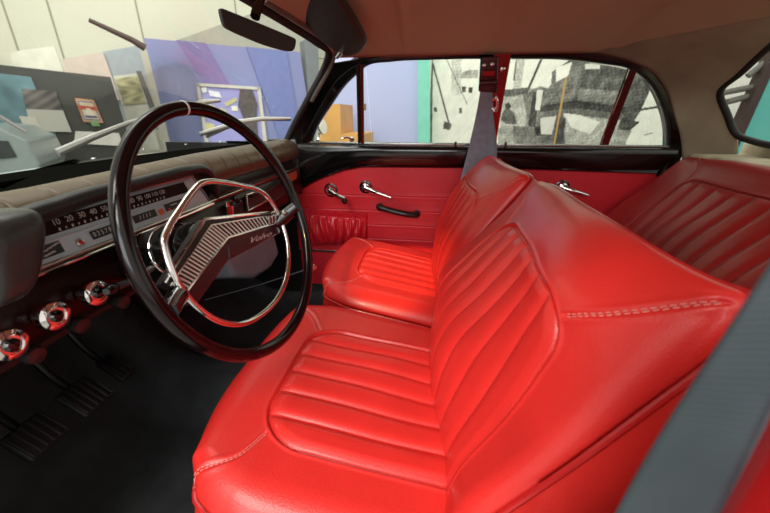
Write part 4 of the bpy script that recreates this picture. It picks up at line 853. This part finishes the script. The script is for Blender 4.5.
# horn ring measured on its own recessed plane
HO = 0.035
def onplane(px, py, off): 
    d = ray(px, py); q = WC-WN*off; return d*np.dot(q, WN)/np.dot(d, WN)
hr = [(164, 240), (169, 227), (181, 208), (193, 191), (200, 184), (210, 181.5), (222, 182.5), (240, 185.5), (256, 189.5), (265, 195), (275, 208), (283, 227), (288, 250), (287, 274), (278, 297), (262, 314), (240, 324), (216, 320), (195, 305), (178, 283), (168, 260)]
hp_ = np.array([onplane(*p, HO) for p in hr]); hs = closedpath(hp_, 240)
obj('horn_ring', MB().tube(hs, 0.0050, 14, closed=True), CHROME, sw)
# spoke cover
SO = 0.040
def sp(px, py, off=SO): return onplane(px, py, off)
apex_o, r_o, r_m, r_b = sp(205, 219), sp(277, 212), sp(279, 222), sp(281, 233)
m_i, m_b = sp(227, 238), sp(229.5, 260); l_o, l_m, l_b = sp(164, 283), sp(185, 293), sp(197, 305)
a_i = sp(211, 225); r_i = sp(276, 214.5); l_i = sp(170, 286)
TH = -WN*0.022
obj('spoke_panel', MB().prism([m_i, r_m, r_b, m_b], TH).prism([l_m, m_i, m_b, l_b], TH), mat('maroon_spoke', (0.045, 0.014, 0.016), 0.25, coat=0.5), sw, bevel=0.003)
spc = obj('spoke_grille', MB().prism([apex_o, r_o, r_m, m_i], TH*0.8).prism([l_o, apex_o, m_i, l_m], TH*0.8), mat('grille_back', (0.010, 0.006, 0.006), 0.4), sw)
obj('grille_border', MB().tube([l_o, apex_o, r_o], 0.0030, 8).tube([l_m+WN*0.001, m_i+WN*0.001, r_m+WN*0.001], 0.0022, 8).tube([l_i, a_i, r_i], 0.0014, 8), CHROME, spc)
rb_ = MB()
for k in np.linspace(0.03, 0.97, 17):
    p, q = a_i*(1-k)+r_i*k, m_i*(1-k)+r_m*k; rb_.tube([p+WN*0.001, q+WN*0.001], 0.0015, 6)
for k in np.linspace(0.02, 0.97, 19):
    p, q = a_i*(1-k)+l_i*k, m_i*(1-k)+l_m*k; rb_.tube([p+WN*0.001, q+WN*0.001], 0.0017, 6)
obj('grille_ribs', rb_, mat('rib_silver', (0.72, 0.70, 0.64), 0.25, metal=0.35), spc)
tr_, tu_ = sp(275, 233.5)-sp(247, 243.5), sp(250, 236)-sp(250, 246)
text('script_emblem', 'Volvo', sp(247, 242)+WN*0.0015, tr_, tu_, 0.014, mat('pale_pink_script', (0.62, 0.42, 0.42), 0.4), sw, shear=0.7, depth=0.0005, sx=2.3)
text('end_emblem', 'GT', sp(265, 219)+WN*0.004, r_m-m_i, apex_o-m_i, 0.0001, CHROME, spc) if False else None
eb = MB()
for k in (0.80, 0.87, 0.94): 
    p, q = a_i*(1-k)+r_i*k, m_i*(1-k)+r_m*k; eb.box((p+q)/2+WN*0.004, (0.004, 0.010, 0.014), bev=0.001)
obj('end_block', eb, ALU, spc)
# arms that reach the rim
for s_, (pp0, ang) in enumerate((((r_o+r_b)/2, 1.62), ((l_o+l_b)/2, -1.78))):
    e = wp(math.cos(ang)*0.196, math.sin(ang)*0.196); obj('spoke_arm', MB().tube([pp0-WN*0.006, (pp0+e)/2-WN*0.004, e], [0.015, 0.014, 0.0125], 14), BLKGLOSS, sw)
obj('spoke_stud', MB().lathe([(0.006, 0), (0.006, 0.004), (0, 0.006)], sp(284, 213, 0.015), WN, 14), CHROME, sw)
# hub and column
cc = WC-WN*0.055
obj('hub', MB().lathe([(0.034, 0), (0.038, -0.015), (0.040, -0.05), (0.036, -0.06)], cc+E1*0.0, WN, 32), BLKGLOSS, sw)
sc_ = thing('steering_column', 'black steering column shroud with chrome ring under the wheel', 'steering column', cc-WN*0.20)
obj('column_shroud', MB().lathe([(0.036, -0.065), (0.044, -0.07), (0.046, -0.11), (0.046, -0.20), (0.040, -0.24)], cc, WN, 36), BLKGLOSS, sc_)
obj('column_ring', MB().tube([cc-WN*0.10+0.0465*(math.cos(a)*E1+math.sin(a)*E2) for a in np.linspace(0, 2*PI, 48, endpoint=False)], 0.0016, 8, closed=True), CHROME, sc_)
obj('column_tube', MB().tube([cc-WN*0.20, cc-WN*0.62+[0, 0, -0.10]], 0.022, 16), BLKVINYL, sc_)
st_ = thing('turn_signal_stalk', 'slim dark and chrome stalk left of the steering column', 'stalk', A(140, 278, 0.50))
obj('stalk_arm', MB().tube([cc-WN*0.09, A(137, 279, 0.47), A(116, 287, 0.43)], [0.004, 0.005, 0.0065], 10), mat('grey_stalk', (0.10, 0.10, 0.10), 0.3, metal=0.6), st_)
obj('stalk_tip', MB().lathe([(0.006, 0), (0.009, 0.006), (0.009, 0.02), (0.005, 0.026)], A(116, 287, 0.43), A(108, 291, 0.41)-A(116, 287, 0.43), 16), BLKGLOSS, st_)
sg = thing('gear_stalk_clamp', 'small chrome clamp on the side of the steering column', 'clamp', A(157, 263, 0.5))
obj('clamp_block', MB().box(A(157, 263, 0.50), (0.014, 0.02, 0.012), bev=0.003), CHROME, sg); obj('clamp_pin', MB().cyl(A(148, 268, 0.49), A(166, 259, 0.50), 0.0025, n=10), CHROME, sg)

# ------------------------------------------------------------------ under the dash
hb = thing('heater_box', 'grey heater box under the dashboard behind the steering wheel', 'heater', (-0.66, 1.0, -0.55))
obj('box_body', MB().prism([(-0.57, 0.84, -0.33), (-0.57, 1.16, -0.33), (-0.57, 1.20, -0.50), (-0.57, 1.12, -0.525), (-0.57, 1.0, -0.51), (-0.57, 0.88, -0.45)], (-0.22, 0, -0.02)), GREYBOX, hb, bevel=0.015)
cs = thing('heater_control_rod', 'thin metal rod with round chrome knob under the dashboard', 'rod', A(262, 285, 0.95))
obj('rod', MB().tube([A(205, 300, 0.86), A(262, 284, 0.95), A(305, 270, 1.0)], 0.0028, 8), mat('dark_metal', (0.03, 0.03, 0.03), 0.35, metal=0.8), cs)
obj('rod_knob', MB().lathe([(0.006, -0.01), (0.012, -0.004), (0.016, 0.004), (0.014, 0.012), (0.007, 0.017), (0, 0.018)], A(311, 268, 1.0), (0.8, -0.6, 0.1), 26), CHROME, cs)
def pedal(px, py, y, w_, h_, label, grp, nrib=6):
    c = A(px, py, y); rot = Matrix.Rotation(math.radians(38), 3, 'Y')
    t_ = thing('pedal', label, 'pedal', c, grp)
    mb = MB().box(c, (h_, w_, 0.014), rot=rot, bev=0.006); mb2 = MB()
    nrm = np.array(rot @ Vector((0, 0, 1))); ax = np.array(rot @ Vector((1, 0, 0)))
    if nrm[0] < 0: nrm = -nrm
    for k in range(nrib): mb2.box(c+nrm*0.009+ax*0+np.array([0, (k-(nrib-1)/2)*w_/nrib*0.98, 0]), (h_*0.88, 0.005, 0.005), rot=rot, bev=0.0015)
    obj('rubber_pad', mb, BLKRUB, t_); obj('rubber_ribs', mb2, mat('worn_rubber', (0.014, 0.014, 0.014), 0.45), t_)
    obj('pedal_arm', MB().tube(smoothpath([c-nrm*0.008, c-nrm*0.03+[-0.03, 0, 0.05], c+[-0.16, 0, 0.22]], 14), 0.008, 10), mat('dark_metal', (0.03, 0.03, 0.03), 0.35, metal=0.8), t_)
pedal(86, 396, 0.50, 0.074, 0.075, 'ribbed black rubber brake pedal, middle of the three pedals', 'foot pedals')
pedal(36, 436, 0.40, 0.076, 0.070, 'ribbed black rubber clutch pedal, nearest the camera', 'foot pedals')
pedal(116, 368, 0.66, 0.045, 0.085, 'narrow black accelerator pedal, farthest from the camera', 'foot pedals', 3)

# ------------------------------------------------------------------ mirror, visor, wipers, near belt, outside mirror
mi = thing('rear_view_mirror', 'dark rear view mirror hanging from the windscreen top', 'mirror', A(258, 4, 0.74))
mo = [(220, 8), (224, 8.5), (292, 36.5), (297, 39.5), (295, 50), (290, 52), (265, 45), (230, 30), (224, 25)]
MC = A(260, 29, 0.70); mN = ray(260, 29)*[1, 1, 1]; mN = mN/np.linalg.norm(mN)
mN = np.array([-0.72, 0.62, 0.1]); mN /= np.linalg.norm(mN)
mo3 = np.array([AP(px, py, MC, mN) for px, py in mo])
def chaikin(Q, it=2, k=0.2):
    for _ in range(it): Q = np.concatenate([[Q[i]*(1-k)+Q[(i+1) % len(Q)]*k, Q[i]*k+Q[(i+1) % len(Q)]*(1-k)] for i in range(len(Q))])
    return Q
mcl = chaikin(mo3, 3, 0.22)
obj('mirror_shell', MB().prism(list(mcl), mN*0.014), mat('brown_black_plastic', (0.020, 0.012, 0.009), 0.5), mi, bevel=0.003)
obj('mirror_stem', MB().tube(smoothpath([A(255, 17, 0.735), A(257, 9, 0.745), A(262, -2, 0.77), A(262, -8, 0.80)], 12), [0.009]*4+[0.007]*4+[0.012]*4, 12), BLKGLOSS, mi)
vi = thing('sun_visor', 'dark grey vinyl sun visor folded against the beige roof lining', 'sun visor', A(330, 25, 1.0))
vo = [(299, -20), (294, 0), (294, 10), (300, 18), (336, 52), (345, 56.5), (355, 56), (363, 50), (365, 46), (358, 30), (340, 0), (330, -20)]
VCn = A(330, 30, 1.03); vN = np.array([0.15, 0.30, 0.9]); vN = vN/np.linalg.norm(vN)
vc = smoothpath(np.array([AP(px, py, A(335, 30, 1.05), np.array([0.35, 0.35, 0.87])) for px, py in vo]+[AP(*vo[0], A(335, 30, 1.05), np.array([0.35, 0.35, 0.87]))]), 70)[:-1]
obj('visor_pad', MB().prism(list(vc), (0.008, 0.006, 0.016)), mat('dark_grey_visor', (0.030, 0.026, 0.022), 0.45, bump=0.3, bscale=60), vi, bevel=0.007)
obj('visor_hinge', MB().tube([A(337, 57, 1.19), A(341, 52, 1.14)], 0.006, 10), CHROME, vi)
GD = np.array(gp); tu_, tv_ = np.meshgrid(np.linspace(0, 1, 160), np.linspace(0, 1, 300)); GD = bilin(GD, tu_.ravel(), tv_.ravel())
GDp = np.stack([385+FPX*(GD@RGT)/(GD@FWD), 256.5-FPX*(GD@UPV)/(GD@FWD)], -1); GDp[GD@FWD < 0.05] = 1e6
def onglass(px, py, k=1.035):                           # a point just outside the windscreen glass
    return GD[np.argmin(((GDp-[px, py])**2).sum(1))]*k
def wiper(label, blade, arm, y):
    t_ = thing('wiper', label, 'wiper', onglass(*arm[0]), 'windscreen wipers')
    n_ = np.array([-0.5, 0.85, 0.0])
    pl = lambda p: onglass(*p)
    obj('wiper_blade', MB().tube([pl(p) for p in blade], [0.0055, 0.008, 0.008, 0.004][:len(blade)], 8), mat('silver_wiper', (0.60, 0.60, 0.55), 0.35, metal=0.15), t_)
    obj('wiper_arm', MB().tube([pl(p) for p in arm], np.linspace(0.009, 0.004, len(arm)), 8), mat('silver_wiper', (0.60, 0.60, 0.55), 0.35, metal=0.15), t_)
    obj('rubber_edge', MB().tube([pl((p[0], p[1]+1.5)) for p in blade], 0.003, 6), BLKRUB, t_)
wiper('silver wiper nearest the camera, crossing behind the wheel rim', [(134, 133), (170, 113), (205, 102), (220, 100)], [(58, 153), (92, 138), (128, 123), (200, 104)], 0.98)
wiper('silver wiper in front of the blue partition, farther side', [(200, 134), (240, 122), (262, 119), (291, 118.5)], [(205, 136), (226, 128), (250, 120)], 1.22)
nbt = thing('seat_belt', 'dark grey ribbed seat belt close to the camera at the right edge', 'seat belt', A(700, 500, 0.15))
WEB2 = stripe_mat('dark_webbing', (0.018, 0.027, 0.032), (0.062, 0.082, 0.094), 3.4, 'Y', rough=0.40, bump=0.2)
webbing('webbing', [np.array([0.085, 0.19, -0.70]), np.array([0.095, 0.165, -0.42]), A(590, 560, 0.135), A(615, 513, 0.135), A(640, 467, 0.135), A(668, 420, 0.135), A(720, 340, 0.135), A(752, 290, 0.135), A(775, 254, 0.135), A(815, 180, 0.135), np.array([0.160, 0.128, 0.05]), np.array([0.175, 0.108, 0.11])], [np.array([0.135, 0.19, -0.70]), np.array([0.140, 0.165, -0.42]), A(690, 570, 0.125), A(720, 513, 0.125), A(733, 486, 0.125), A(748, 455, 0.125), A(772, 405, 0.125), A(800, 355, 0.125), A(830, 300, 0.125), A(880, 210, 0.125), np.array([0.200, 0.115, 0.05]), np.array([0.215, 0.098, 0.11])], nbt, WEB2, ulen=22, th=0.0012, n=160)
obj('belt_guide', MB().box((0.195, 0.096, 0.115), (0.062, 0.012, 0.034), bev=0.005), DKRED, nbt)
WEB3 = stripe_mat('pale_webbing', (0.08, 0.10, 0.11), (0.16, 0.19, 0.20), 2, 'Y', rough=0.5)
webbing('webbing_edge', [A(688, 560, 0.135), A(712, 513, 0.135), A(740, 455, 0.135), A(770, 395, 0.135)], [A(715, 570, 0.14), A(741, 513, 0.14), A(755, 480, 0.14), A(778, 420, 0.14)], nbt, WEB3, ulen=5)
om = thing('door_mirror', 'chrome door mirror outside the front quarter window', 'mirror', A(320, 140, 1.52))
obj('mirror_head', MB().lathe([(0.0, -0.02), (0.018, -0.016), (0.030, 0.0), (0.033, 0.012), (0.031, 0.016), (0, 0.016)], A(320, 127, 1.56), (0.9, -0.25, 0.15), 28), CHROME, om)
obj('mirror_stalk', MB().tube([A(318, 141, 1.52), A(319, 133, 1.56)], 0.007, 10), CHROME, om)
